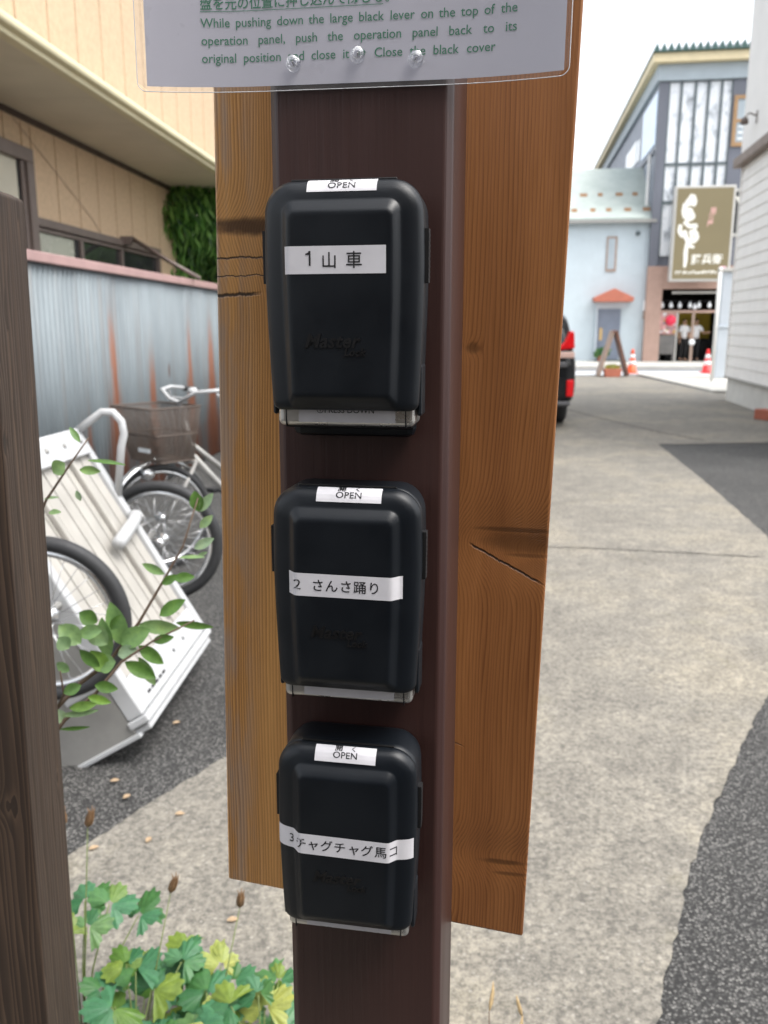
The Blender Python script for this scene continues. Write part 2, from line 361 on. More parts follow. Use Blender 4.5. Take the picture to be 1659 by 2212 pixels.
def tin():
    m = NT('rusty_galvanised_tin'); c = m.coords(); x, y, z = m.sep(c)
    n = m.noise(m.map(c, (2.2, 1, 0.5)), 1.5, 5, 0.6)
    col = m.ramp(n, (0.3, (0.140, 0.165, 0.180)), (0.7, (0.215, 0.250, 0.268)))
    ns = m.noise(m.map(c, (16, 1, 0.5)), 1, 4, 0.6)
    col = m.mix(m.range(ns, 0.52, 0.75, 0, 0.45), col, (0.17, 0.13, 0.105))
    wob = m.math('MULTIPLY', m.math('SUBTRACT', m.noise(m.map(c, (4, 1, 2)), 1, 3), 0.5), 0.10)
    edge = m.noise(m.map(c, (45, 1, 1.5)), 1, 4, 0.7)
    for cx, w, top, amt in ((7.24, 0.15, 1.72, 1), (8.14, 0.13, 1.36, 1), (9.32, 0.14, 1.62, 1), (10.15, 0.18, 1.66, 1), (6.40, 0.022, 0.95, .8), (6.68, 0.05, 1.0, .9), (6.55, 0.09, 0.85, .45), (7.75, 0.05, 0.9, .5), (8.75, 0.04, 1.0, .5)):
        dx = m.math('ABSOLUTE', m.math('SUBTRACT', m.math('ADD', x, wob), cx))
        dx = m.math('MULTIPLY', dx, m.range(z, 0.4, top, 0.5, 2.4))
        top_f = m.range(m.math('MULTIPLY_ADD', edge, 0.35, z), top - 0.35, top + 0.18, 1, 0, True)
        halo = m.math('MULTIPLY', m.range(m.math('MULTIPLY_ADD', edge, w * 2.2, dx), w * 1.2, w * 3.2, 1, 0, True), m.range(z, top - 0.5, top + 0.35, 1, 0, True))
        col = m.mix(m.math('MULTIPLY', halo, 0.55 * amt), col, (0.170, 0.120, 0.095))
        g = m.range(m.math('MULTIPLY_ADD', edge, w * 2.0, dx), w * 1.25, w * 2.2, 1, 0, True)
        g = m.math('MULTIPLY', g, top_f)
        col = m.mix(m.math('MULTIPLY', g, 0.90 * amt), col, m.ramp(edge, (0.3, (0.21, 0.065, 0.030)), (0.7, (0.29, 0.120, 0.065))))
    sp = m.vor(m.comb(m.math('MULTIPLY', x, 4.4), 0, m.math('MULTIPLY', z, 1.06)), 1.0, rnd=0.35)
    col = m.mix(m.range(sp, 0.05, 0.10, 0.85, 0), col, (0.10, 0.05, 0.035))
    return m.out(col, 0.55, metal=0.25)
M['tin'] = tin()
M['white_metal'] = plain('white_painted_aluminium', (0.44, 0.45, 0.46), 0.38, 0.05, 8)
M['cart_panel'] = plain('off_white_cart_panel', (0.37, 0.355, 0.325), 0.45, 0.12, 7)
M['grey_metal'] = plain('dull_aluminium', (0.30, 0.295, 0.28), 0.45, 0.1, 9, metal=0.3)
M['tyre'] = plain('tyre_rubber', (0.025, 0.026, 0.028), 0.65, 0.15, 14)
M['chrome'] = plain('bright_chrome', (0.68, 0.69, 0.70), 0.2, 0.06, 30, metal=0.9)
M['basket'] = plain('brown_coated_wire', (0.11, 0.085, 0.07), 0.5, 0.15, 30)
M['leaf'] = leafmat('oval_leaf', [(0.09, 0.19, 0.04), (0.13, 0.27, 0.06), (0.25, 0.38, 0.20), (0.18, 0.34, 0.05), (0.28, 0.40, 0.25)])
M['columbine'] = leafmat('columbine_leaf', [(0.028, 0.13, 0.042), (0.055, 0.20, 0.095), (0.06, 0.17, 0.03), (0.13, 0.24, 0.03), (0.07, 0.23, 0.11), (0.04, 0.15, 0.05), (0.09, 0.25, 0.13), (0.20, 0.29, 0.05)])
M['yellow_leaf'] = leafmat('yellowed_leaf', [(0.50, 0.48, 0.10), (0.42, 0.28, 0.09), (0.36, 0.43, 0.10), (0.44, 0.48, 0.16)])
M['ivy'] = leafmat('hanging_leaf', [(0.02, 0.07, 0.015), (0.07, 0.20, 0.035), (0.14, 0.33, 0.06), (0.22, 0.42, 0.10)])
M['twig'] = plain('brown_twig', (0.095, 0.062, 0.040), 0.7, 0.25, 60)
M['green_stem'] = plain('green_stem', (0.13, 0.17, 0.05), 0.6, 0.2, 60)
M['pod'] = plain('dry_seed_pod', (0.17, 0.095, 0.045), 0.7, 0.3, 80)
M['straw'] = plain('dry_straw', (0.36, 0.26, 0.13), 0.75, 0.25, 80)
M['dead_leaf'] = leafmat('fallen_leaf', [(0.38, 0.25, 0.14), (0.44, 0.33, 0.21), (0.30, 0.16, 0.08)], 0.6, 0.1)
M['bark'] = plain('bark', (0.08, 0.06, 0.045), 0.85, 0.3, 20, bump=0.6)
M['slate'] = plain('slate_siding', (0.135, 0.145, 0.175), 0.5, 0.15, 1.5, streak=True)
M['side_slate'] = plain('blue_grey_siding', (0.27, 0.30, 0.36), 0.5, 0.14, 1.2, streak=True)
M['grey_beam'] = plain('grey_blue_beam', (0.36, 0.42, 0.46), 0.5, 0.06, 2)
M['fascia_cream'] = plain('cream_fascia', (0.78, 0.66, 0.42), 0.55, 0.06, 3)
M['green_roof'] = plain('green_roof_metal', (0.045, 0.105, 0.095), 0.45, 0.15, 4)
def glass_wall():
    m = NT('painted_reflection_glass'); c = m.coords()
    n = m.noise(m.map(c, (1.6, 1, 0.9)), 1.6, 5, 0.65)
    col = m.ramp(n, (0.30, (0.26, 0.28, 0.31)), (0.42, (0.60, 0.64, 0.68)), (0.5, (0.80, 0.83, 0.86)))  # pale sky reflection and dark reflected patches painted into the glass colour
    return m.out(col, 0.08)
M['glass_wall'] = glass_wall()
M['blue_glass'] = plain('painted_sky_glass', (0.40, 0.58, 0.80), 0.08, 0.2, 0.8)  # blue of the reflected sky painted as base colour
M['mullion'] = plain('dark_mullion', (0.09, 0.115, 0.125), 0.45, 0.1, 5)
M['wood_frame'] = plain('tan_window_frame', (0.36, 0.22, 0.11), 0.6, 0.12, 8)
M['pink_brown'] = plain('pink_brown_render', (0.40, 0.27, 0.22), 0.75, 0.08, 4, bump=0.3)
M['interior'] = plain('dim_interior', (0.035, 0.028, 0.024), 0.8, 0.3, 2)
M['yellow_board'] = plain('yellow_menu_wall', (0.55, 0.38, 0.03), 0.7, 0.25, 2.5)
M['red_paint'] = plain('red_poster', (0.75, 0.03, 0.08), 0.5, 0.1, 5)
M['poster'] = plain('mixed_poster_print', (0.50, 0.26, 0.25), 0.5, 0.5, 6)
M['steel_cab'] = plain('grey_steel_counter', (0.12, 0.115, 0.11), 0.45, 0.2, 3)
M['dark_green'] = plain('dark_green_panel', (0.04, 0.075, 0.06), 0.6, 0.12, 3)
M['bulb'] = plain('white_glass_bulb', (0.85, 0.88, 0.90), 0.2, 0.04, 10)
M['sign_olive'] = plain('olive_sign_face', (0.20, 0.165, 0.088), 0.5, 0.04, 0.8)
M['sign_white'] = plain('white_sign_lettering', (0.80, 0.78, 0.70), 0.5, 0.04, 4)
M['sign_pink'] = plain('pink_sign_lettering', (0.72, 0.42, 0.38), 0.5, 0.05, 4)
M['seal_pink'] = plain('pink_seal', (0.85, 0.50, 0.62), 0.5, 0.05, 4)
M['sign_frame'] = plain('grey_sign_frame', (0.50, 0.49, 0.46), 0.45, 0.06, 3)
M['pale_blue'] = plain('pale_blue_stucco', (0.50, 0.575, 0.615), 0.8, 0.05, 2, bump=0.3, bscale=50)
def patina():
    m = NT('pale_green_rusted_roof'); c = m.coords(); n = m.noise(c, 2.0, 5, 0.65)
    col = m.ramp(n, (0.3, (0.33, 0.38, 0.355)), (0.62, (0.41, 0.46, 0.43)), (0.75, (0.40, 0.37, 0.28)))
    return m.out(col, 0.6)
M['patina'] = patina()
M['rust'] = plain('rusty_brown', (0.28, 0.16, 0.08), 0.8, 0.3, 12)
M['terracotta'] = plain('terracotta_paint', (0.42, 0.135, 0.085), 0.65, 0.1, 5)
M['slate_door'] = plain('slate_blue_door', (0.185, 0.215, 0.275), 0.5, 0.08, 4)
M['brass'] = plain('brass_plate', (0.55, 0.38, 0.17), 0.4, 0.1, 20)
M['white_siding'] = plain('white_lap_siding', (0.86, 0.84, 0.80), 0.6, 0.05, 3)
M['white_wall'] = plain('white_upper_render', (0.86, 0.85, 0.82), 0.7, 0.03, 2)
M['base_white'] = plain('white_foundation', (0.62, 0.61, 0.57), 0.8, 0.08, 3)
M['brown_band'] = plain('brown_band', (0.20, 0.145, 0.115), 0.55, 0.1, 4)
M['pale_steel'] = plain('pale_blue_steel', (0.50, 0.55, 0.60), 0.5, 0.05, 2)
M['white_pole'] = plain('white_pole', (0.72, 0.72, 0.69), 0.5, 0.05, 4)
M['orange'] = plain('orange_cone_plastic', (0.85, 0.10, 0.02), 0.5, 0.08, 8)
M['red_cone'] = plain('red_cone_plastic', (0.80, 0.03, 0.03), 0.5, 0.08, 8)
M['white_band'] = plain('white_reflective_band', (0.80, 0.80, 0.80), 0.45, 0.04, 10)
M['brown_board'] = plain('brown_stained_timber', (0.16, 0.075, 0.05), 0.65, 0.2, 8)
M['tan_board'] = plain('faded_tan_timber', (0.34, 0.25, 0.20), 0.7, 0.2, 8)
M['car_black'] = plain('black_car_paint', (0.012, 0.013, 0.015), 0.12, 0.1, 2)
M['car_glass'] = plain('tinted_car_glass', (0.02, 0.022, 0.025), 0.05, 0.1, 2)
M['car_grey'] = plain('grey_bumper_plastic', (0.10, 0.10, 0.105), 0.5, 0.1, 4)
M['tail_red'] = plain('red_lamp_lens', (0.80, 0.015, 0.02), 0.12, 0.12, 20)
M['tail_clear'] = plain('clear_lamp_lens', (0.75, 0.52, 0.45), 0.12, 0.1, 20)
M['skin'] = plain('skin', (0.46, 0.28, 0.19), 0.55, 0.05, 20)
M['hair'] = plain('black_hair', (0.008, 0.007, 0.006), 0.5, 0.2, 40)
M['shirt'] = plain('white_cotton', (0.72, 0.72, 0.72), 0.8, 0.05, 12)
M['trousers'] = plain('black_cotton', (0.012, 0.012, 0.013), 0.85, 0.1, 12)
M['eye'] = plain('eye_dark', (0.02, 0.014, 0.01), 0.3, 0.1, 12)
M['lip'] = plain('lip', (0.36, 0.14, 0.11), 0.5, 0.1, 20)
#@SETTING
# ------------------------------------------------------------------ ground
def sheet(name, pts, z, mat, th=None, kind='structure'):
    mb = MB()
    if th: mb.prism(pts, 'z', z - th, z)
    else: mb.add([(x, y, z) for x, y in pts], [tuple(range(len(pts)))])
    o = mb.build(name, mat); o['kind'] = kind; return o
def wavy(pts, step=0.12, amp=0.02):
    step *= 0.35
    out = []
    for i in range(len(pts) - 1):
        a, b = Vector(pts[i]), Vector(pts[i + 1]); n = max(1, int((b - a).length / step)); t = (b - a).normalized(); pn = Vector((-t.y, t.x))
        for k in range(n): out.append(tuple(a.lerp(b, k / n) + pn * random.uniform(-amp, amp)))
    out.append(tuple(pts[-1])); return out
sheet('ground', [(-1500, -1500), (1500, -1500), (1500, 1500), (-1500, 1500)], 0.0, M['asphalt'])
right_edge = wavy([(-0.5, -0.6), (0.27, 1.0), (0.6, 1.6), (0.84, 2.11), (1.13, 2.6), (1.6, 3.33), (2.25, 4.5), (2.8, 6.07), (3.2, 8.5), (3.57, 11.1)], 0.1, 0.007)
left_edge = wavy([(-0.57, 2.79), (-0.91, 2.21), (-1.6, 1.0), (-2.3, -0.6)], 0.1, 0.008)
front = [(-0.57, 2.79), (0.2, 4.1), (-0.4, 6.2), (-0.6, 27.0)][::-1]
sheet('concrete_path', right_edge + wavy([(3.57, 11.1), (5.4, 11.3), (9.2, 12.5)], 0.3, 0.03)[1:] + [(9.4, 19.4), (7.6, 19.8), (7.85, 27.0)] + front[:-1] + left_edge, 0.006, M['concrete'])
jm = MB()
for pts, w in (([(0.2, 5.86), (0.9, 5.83), (1.25, 5.74), (1.75, 5.66), (2.5, 5.48)], 0.008), ([(3.3, 16.3), (3.75, 13.6), (4.0, 12.4), (4.3, 11.4)], 0.02)):
    q = wavy(pts, 0.09, 0.012)
    vs = []
    for i, p in enumerate(q):
        t = (Vector(q[min(i + 1, len(q) - 1)]) - Vector(q[max(i - 1, 0)])).normalized(); n = Vector((-t.y, t.x)) * w * random.uniform(0.5, 1.2)
        vs += [(p[0] + n.x, p[1] + n.y, 0.010), (p[0] - n.x, p[1] - n.y, 0.010)]
    jm.add(vs, [(2 * i, 2 * i + 1, 2 * i + 3, 2 * i + 2) for i in range(len(q) - 1)])
o = jm.build('path_joint', M['joint']); o['kind'] = 'structure'
sheet('pale_pavement', [(7.95, 27.2), (7.62, 20.0), (9.4, 19.6), (16, 19.6), (16, 27.2)], 0.06, M['pale_concrete'], 0.10)
sheet('gutter', [(-14, 27.2), (40, 27.2), (40, 29.6), (-14, 29.6)], 0.02, M['line'], 0.03)
sheet('road', [(-40, 29.6), (60, 29.6), (60, 33.0), (-40, 33.0)], 0.010, M['road'])
sheet('pavement', [(-40, 38.5), (-40, 33.0), (60, 29.9), (60, 38.5)], 0.10, M['pale_concrete'], 0.12)

# ------------------------------------------------------------------ house on the left
YL = -R(4.56)      # building line turned a little to the right of straight ahead
# local frame: x = along the wall going away, y = towards the yard (right), z up
def along(name, off): return empty(name, (off, 0, 0), R(90) + YL)
# for this frame local +x = away, local +y = left; so the yard is -y
lh = along('house', -3.6); tag(lh, 'peach stucco house with jettied upper floor and brown framed windows', 'house')
def grooved(a0, a1, z0, z1, step, ph, y, mat, name, parent, th=0.12):
    mb = MB(); xs = []
    k = math.ceil((a0 - ph) / step)
    prof = [(a0, 0)]
    while ph + k * step < a1 - 0.02:
        g = ph + k * step
        if g > a0 + 0.02: prof += [(g - 0.010, 0), (g - 0.008, 0.022), (g + 0.008, 0.022), (g + 0.010, 0)]
        k += 1
    prof.append((a1, 0))
    pts = [(a, y + d) for a, d in prof] + [(a1, y + th), (a0, y + th)]
    mb.prism(pts, 'z', z0, z1); return mb.build(name, mat, parent)
grooved(2.0, 7.42, 0.0, 3.17, 0.455, 7.75, 0.0, M['peach'], 'lower_wall', lh)
grooved(7.60, 11.55, 2.42, 3.17, 0.455, 7.75, 0.0, M['peach'], 'lower_wall', lh)
grooved(7.60, 11.55, 0.0, 1.60, 0.455, 7.75, 0.0, M['peach'], 'lower_wall', lh)
grooved(10.75, 11.55, 1.60, 2.42, 0.455, 7.75, 0.0, M['peach'], 'lower_wall', lh)
MB().box(7.42, 7.60, 0.01, 0.12, 0, 3.17).build('corner_board', M['peach'], lh)
MB().box(11.45, 11.55, 0.12, 6.0, 0, 6.2).build('end_wall', M['peach'], lh)
grooved(2.0, 12.2, 3.34, 6.4, 0.46, 5.45, -0.85, M['peach'], 'upper_wall', lh)
sof = MB()
for i in range(12): sof.box(2.0 + i * 0.86, 2.855 + i * 0.86, -0.83, 0.0, 3.215, 3.235)
sof.build('soffit', M['soffit'], lh)
MB().box(2.0, 12.26, -0.91, -0.832, 3.20, 3.325).build('fascia', M['cream_trim'], lh, 0.006)
MB().box(2.0, 12.26, -0.955, -0.852, 3.238, 3.300).build('gutter_lip', M['cream_trim'], lh, 0.02)
MB().box(2.0, 12.2, -0.875, -0.845, 3.327, 3.342).build('flashing', M['brown_trim'], lh)
MB().box(2.0, 11.55, -0.028, 0.0, 3.168, 3.212).build('wall_moulding', M['brown_trim'], lh)
rf = MB(); rf.prism([(-1.6, 6.4), (6.0, 8.6), (6.0, 8.75), (-1.6, 6.55)], 'x', 1.6, 12.8); rf.build('roof', M['slate'], lh)
# tall projecting window at the left and the low strip window beside it
wA = MB(); wA.box(5.6, 7.58, -0.10, 0.0, 2.82, 2.93); wA.box(7.46, 7.58, -0.10, 0.0, 1.0, 2.82); wA.box(7.40, 7.458, -0.075, 0.0, 1.0, 2.82); wA.box(5.6, 5.72, -0.10, 0.0, 1.0, 2.82); wA.box(5.6, 7.58, -0.10, 0.0, 0.9, 1.0)
wA = wA.build('window', M['bronze'], lh, 0.006)
MB().box(7.368, 7.398, -0.055, 0.0, 1.0, 2.82).build('dark_strip', M['ink'], wA)  # narrow dark strip between blind and frame
MB().box(5.73, 7.366, -0.050, -0.03, 1.0, 2.82).build('blind', M['blind'], wA)
wB = MB(); wB.box(7.605, 10.75, -0.07, 0.0, 2.34, 2.41); wB.box(7.605, 7.66, -0.06, 0.0, 1.6, 2.34); wB.box(10.69, 10.75, -0.06, 0.0, 1.6, 2.34)
wB.box(7.605, 10.75, -0.07, 0.0, 1.53, 1.6); wB.box(7.66, 10.69, -0.045, 0.0, 2.30, 2.335)
for a in (8.50, 9.52): wB.box(a, a + 0.06, -0.055, 0.0, 1.6, 2.298)
wB = wB.build('window', M['bronze'], lh, 0.004)
MB().box(7.662, 8.42, -0.02, 0.0, 1.6, 2.298).build('pane', M['frost_glass'], wB)
MB().box(8.422, 8.498, -0.03, 0.0, 1.6, 2.298).build('pane', M['ink'], wB)
MB().box(8.562, 9.518, -0.02, 0.0, 1.6, 2.298).build('pane', M['dark_glass'], wB)
MB().box(9.582, 10.688, -0.02, 0.0, 1.6, 2.298).build('pane', M['dark_glass'], wB)
MB().tube([(7.45, -0.012, 3.15), (8.15, -0.012, 2.86), (8.9, -0.012, 2.55), (9.1, -0.012, 2.42)], 0.0028, 6).build('cable', M['tan_board'], lh)

# corrugated fence in front of it
fn = along('tin_fence', -2.82); tag(fn, 'corrugated grey tin fence streaked with orange rust under a pink rail', 'fence')
mb = MB(); n = 0; vs = []; per = 0.076; a = 3.2
while a < 12.6:
    y = 0.010 * sin(2 * pi * a / per) + 0.006 * (int(a / 0.66) % 2); vs += [(a, y, 0.02), (a, y, 1.94)]; a += per / 8
mb.add(vs, [(2 * i, 2 * i + 2, 2 * i + 3, 2 * i + 1) for i in range(len(vs) // 2 - 1)], True); sh = mb.build('tin_sheet', M['tin'], fn)
sh.modifiers.new('Solid', 'SOLIDIFY').thickness = 0.002
MB().box(3.2, 12.6, -0.035, 0.05, 1.925, 1.995).build('rail', M['pink'], fn, 0.008)
MB().box(3.2, 12.6, 0.016, 0.05, 1.87, 1.923).build('fence_batten', M['brown_trim'], fn)
for a in (3.5, 5.3, 7.1, 8.9, 10.7, 12.3): MB().box(a, a + 0.08, 0.055, 0.13, 0, 1.94).build('post', M['bark'], fn)

# leafy growth at the far end of the house
def leaf_blade(mb, p, d, up, ln, w, fold=0.25, droop=0.2, seg=3, shape='oval'):
    d = d.normalized(); s = d.cross(up)
    if s.length < 1e-4: s = Vector((1, 0, 0))
    s.normalize(); nrm = s.cross(d).normalized(); vs = []; cnt = seg + 1
    for i in range(cnt):
        t = i / seg
        wt = (sin(pi * min(1, t * 0.92 + 0.04)) ** 0.75) * w * 0.5 if shape == 'oval' else (1 - t) ** 0.6 * (0.35 + 0.65 * min(1, t * 5)) * w * 0.5
        c = p + d * (ln * t) - Vector((0, 0, 1)) * droop * ln * t * t
        vs += [c - s * wt + nrm * fold * wt, c, c + s * wt + nrm * fold * wt]
    fs = []
    for i in range(seg):
        b = 3 * i; fs += [(b, b + 1, b + 4, b + 3), (b + 1, b + 2, b + 5, b + 4)]
    mb.add(vs, fs, True)
rnd = random.Random(3)
iv = empty('climbing_plant', (-2.35, 11.7, 0)); tag(iv, 'tall dark green hanging climber at the far corner of the peach house', 'plant')
mb = MB()
for i in range(7500):
    x = rnd.uniform(-1.15, 1.4); z = rnd.uniform(1.2, 3.3)
    lump = 0.30 * sin(x * 5.1 + 1.3 * sin(z * 3.3)) + 0.2 * sin(z * 6.3 + x * 3)
    if x < -0.62 + 0.16 * sin(z * 4.5) + (3.3 - z) * 0.02: continue
    y = -0.35 + lump * 0.7 + rnd.uniform(0, 0.55) ** 1.5
    d = Vector((rnd.uniform(-0.7, 0.7), rnd.uniform(-0.9, 0.15), -rnd.uniform(0.3, 1.3)))
    leaf_blade(mb, Vector((x, y, z)), d, Vector((rnd.uniform(-.4, .4), -1, 0.4)), rnd.uniform(0.09, 0.20), rnd.uniform(0.028, 0.06), 0.2, 0.25, 2, 'blade')
for i in range(2600):
    x = rnd.uniform(-0.75, 1.4); z = rnd.uniform(1.1, 3.35)
    if x < -0.50 + 0.16 * sin(z * 4.5): continue
    leaf_blade(mb, Vector((x, rnd.uniform(0.15, 0.6), z)), Vector((rnd.uniform(-.6, .6), rnd.uniform(-.4, .2), -1)), Vector((0, -1, 0.3)), rnd.uniform(0.18, 0.3), rnd.uniform(0.06, 0.10), 0.2, 0.2, 2, 'blade')
mb.build('foliage', M['ivy'], iv)
mb = MB()
for i in range(7):
    x = -0.55 + i * 0.28; mb.tube([(x, 0.25, 0), (x + 0.1, 0.2, 1.2), (x - 0.05, 0.15, 2.3), (x + 0.05, 0.1, 3.2)], [0.03, 0.025, 0.018, 0.008], 6)
mb.build('trunk', M['bark'], iv)
po = MB(); po.tube([(-2.70, 9.55, 2.43), (-2.28, 9.45, 2.18), (-1.95, 9.40, 2.0)], 0.022, 8)
po.box(-2.80, -2.68, 9.5, 9.6, 2.36, 2.44)
tag(po.build('leaning_pole', M['bronze']), 'brown pole slanting down behind the pink fence rail', 'pole')

# ------------------------------------------------------------------ white house on the right
rh = empty('house', (7.1, 17.8, 0), math.atan2(-cos(R(9.3)), -sin(R(9.3)))); tag(rh, 'white house with lap siding, white upper wall and brown band', 'house')
# local x = towards the camera along the wall, y = into the house
mb = MB(); z = 0.50; pts = []
while z < 4.58:
    pts += [(-0.016, z), (-0.016 + 0.014, min(4.6, z + 0.205)), (0.004, min(4.6, z + 0.206)), (0.004, min(4.6, z + 0.212))]; z += 0.212
pts += [(0.1, 4.6), (0.1, 0.5)]
mb.prism(pts, 'x', -0.30, 9.0); mb.build('lap_siding', M['white_siding'], rh)
mb = MB(); z = 0.5
mb.box(-0.30, -0.12, 0.105, 7.0, 0.5, 4.6); mb.build('end_wall', M['white_siding'], rh)
MB().box(-0.33, -0.28, -0.03, 0.05, 0.5, 4.6).build('corner_trim', M['white_siding'], rh)
MB().box(-0.36, 9.0, -0.05, 7.0, 4.78, 9.2).build('upper_wall', M['white_wall'], rh)
MB().box(-0.46, 9.1, -0.17, 7.0, 4.60, 4.778).build('band', M['brown_band'], rh, 0.01)
MB().box(-0.24, 9.0, 0.02, 7.0, 0.0, 0.46).build('foundation', M['base_white'], rh)
MB().box(-0.32, 9.0, -0.045, 0.10, 0.462, 0.498).build('drip_edge', M['grey_metal'], rh)
rr = MB(); rr.prism([(-0.6, 9.2), (3.5, 10.6), (7.4, 9.2)], 'x', -0.8, 9.4); rr.build('roof', M['slate'], rh)
la = empty('wall_lamp', (7.1 - sin(R(9.3)) * 0.70, 17.8 - cos(R(9.3)) * 0.70, 5.32), rh.rotation_euler.z); la.scale = (0.7, 0.7, 0.7); tag(la, 'small bronze bracket lamp high on the white wall', 'wall lamp')
mb = MB(); mb.box(-0.06, 0.06, -0.09, -0.052, -0.16, 0.16); mb.build('back_plate', M['bronze'], la, 0.01)
mb = MB(); mb.tube([(0, -0.07, 0.02), (-0.1, -0.25, 0.12), (-0.12, -0.36, 0.02), (-0.08, -0.30, -0.06)], 0.02, 8); mb.build('arm', M['bronze'], la)
mb = MB(); mb.lathe([(0.03, 0.02), (0.09, -0.02), (0.11, -0.14), (0.06, -0.17)], 12, Matrix.Translation((-0.1, -0.36, 0.0))); mb.build('lamp_shade', M['bronze'], la)
bk = empty('brick', (6.15, 13.85, 0), R(5)); 
mb = MB(); mb.box(-0.16, 0.16, -0.10, 0.10, 0, 0.17); b_ = mb.build('brick', M['terracotta'], None, 0.012); b_.location = (6.28, 14.1, 0.006); b_.rotation_euler = (0, 0, R(-70))
bpy.data.objects.remove(bk); tag(b_, 'rusty red block at the foot of the white house', 'brick')

# ------------------------------------------------------------------ pale gate pillar and pole by the street
p_ = MB(); p_.box(-0.2, 0.2, -0.2, 0.2, 0.0, 1.44); p_ = p_.build('pillar', M['pale_steel'], None, 0.02); p_.location = (9.70, 25.0, 0.06); p_.rotation_euler = (0, 0, -R(8.4))
tag(p_, 'pale blue steel pillar beside the white house', 'pillar')
MB().box(-0.17, 0.17, -0.17, 0.17, 1.45, 2.95).build('upper_shaft', M['pale_steel'], p_, 0.02)
MB().box(-0.235, 0.235, -0.235, 0.235, 1.42, 1.47).build('collar', M['pale_steel'], p_, 0.01)
MB().box(-0.23, 0.23, -0.23, 0.23, 2.952, 3.05).build('cap', M['sign_frame'], p_, 0.01)
q_ = MB(); q_.tube([(0, 0, 0), (0, 0, 2.85)], 0.045, 12); q_ = q_.build('pole', M['white_pole']); q_.location = (8.52, 22.5, 0.05)
tag(q_, 'slim white pole standing on the pale pavement', 'pole')
MB().lathe([(0.09, 0.0), (0.09, 0.03), (0.05, 0.05)], 14).build('base_plate', M['white_pole'], q_)
MB().lathe([(0.055, 2.84), (0.06, 2.88), (0.02, 2.93)], 14).build('cap', M['white_pole'], q_)

# ------------------------------------------------------------------ shop with the olive sign
Y8 = -R(8.4)
sx = 10.72
sh = empty('shop_building', (sx, 36.0, 0.10), Y8); tag(sh, 'tall slate clad shop with glass front and green tile edge', 'shop')
MB().box(0.02, 6.0, 0.30, 31.0, 3.8, 10.7).build('side_wall', M['side_slate'], sh)
MB().box(0.0, 0.34, 0.0, 0.29, 3.8, 10.68).build('corner_strip', M['slate'], sh)
MB().box(2.74, 6.0, 0.0, 0.29, 3.8, 10.68).build('slate_panel', M['slate'], sh)
MB().box(-0.12, 6.0, -0.10, 31.0, 10.70, 11.30).build('beam', M['grey_beam'], sh, 0.02)
MB().box(-0.35, 6.3, -0.40, 31.2, 11.305, 11.62).build('fascia', M['fascia_cream'], sh, 0.01)
rf = MB(); n = 15; w = 0.265
for i in range(26):
    x = -0.40 + i * w; rf.prism([(x, 11.63), (x + w * 0.5, 11.95), (x + w * 0.96, 11.63)], 'y', -0.55, 31.3)
rf.build('roof', M['green_roof'], sh)
gw = MB(); gw.box(0.345, 2.735, 0.10, 0.26, 4.2, 10.66); gw = gw.build('glass_front', M['glass_wall'], sh)
mm = MB()
for x in (0.345, 0.79, 1.32, 1.80, 2.29, 2.70): mm.box(x, x + 0.055 + (0.03 if 0.4 < x < 2.6 else 0), 0.02, 0.098, 4.2, 10.66)
for z in (7.62, 6.2): mm.box(0.41, 2.69, 0.04, 0.096, z, z + 0.10)
mm.build('mullions', M['mullion'], gw)
w1 = MB(); w1.box(2.80, 2.94, -0.06, 0.0, 8.25, 10.10); w1.box(3.66, 3.8, -0.06, 0.0, 8.25, 10.10); w1.box(2.942, 3.658, -0.06, 0.0, 9.97, 10.10); w1.box(2.942, 3.658, -0.06, 0.0, 8.25, 8.40); w1.box(2.942, 3.658, -0.05, 0.0, 9.13, 9.24)
w1 = w1.build('window', M['wood_frame'], sh)
MB().box(2.944, 3.656, -0.02, 0.0, 8.40, 9.13).build('pane', M['grey_beam'], w1)
MB().box(2.944, 3.656, -0.02, 0.0, 9.24, 9.97).build('pane', M['grey_beam'], w1)
mw = MB()
for (a, b, c, d) in ((3.02, 3.30, 8.95, 9.0), (3.02, 3.40, 8.72, 8.79), (3.02, 3.40, 8.5, 8.56), (3.34, 3.42, 8.42, 9.0)): mw.box(a, b, -0.035, -0.021, c, d)
mw.build('curtain_bars', M['bulb'], w1)
w2 = MB(); w2.box(2.75, 6.0, -0.05, 0.0, 6.60, 6.70); w2.box(2.75, 6.0, -0.05, 0.0, 4.90, 5.02)
w2 = w2.build('window', M['sign_frame'], sh)
MB().box(2.76, 6.0, -0.02, 0.0, 5.02, 6.60).build('pane', M['dark_glass'], w2)
tri = MB(); tri.prism([(3.13, 6.40), (3.43, 6.40), (3.28, 6.12)], 'y', -0.034, -0.021); tri.build('triangle_mark', M['sign_white'], w2)
# side of the shop: tall window with painted sky reflection, small window, downpipe
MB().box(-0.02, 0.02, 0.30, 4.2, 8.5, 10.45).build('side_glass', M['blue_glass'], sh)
MB().box(-0.02, 0.02, 4.9, 5.7, 8.7, 9.6).build('side_glass', M['bulb'], sh)
MB().box(-0.02, 0.02, 6.0, 9.8, 8.75, 9.75).build('side_glass', M['bulb'], sh)
MB().tube([(-0.10, 0.9, 3.6), (-0.10, 0.9, 8.2)], 0.07, 10).build('downpipe', M['white_pole'], sh)
MB().box(-0.05, 0.0, 0.30, 31.0, 8.18, 8.26).build('string_course', M['slate'], sh)
MB().box(-0.02, 0.6, -0.02, 0.29, 0.0, 3.795).build('pilaster', M['pink_brown'], sh, 0.01)
MB().box(0.602, 3.15, -0.01, 0.29, 2.90, 3.795).build('shop_lintel', M['pink_brown'], sh, 0.01)
MB().box(3.15, 6.0, -0.02, 0.29, 0.0, 3.795).build('pilaster', M['pink_brown'], sh, 0.01)
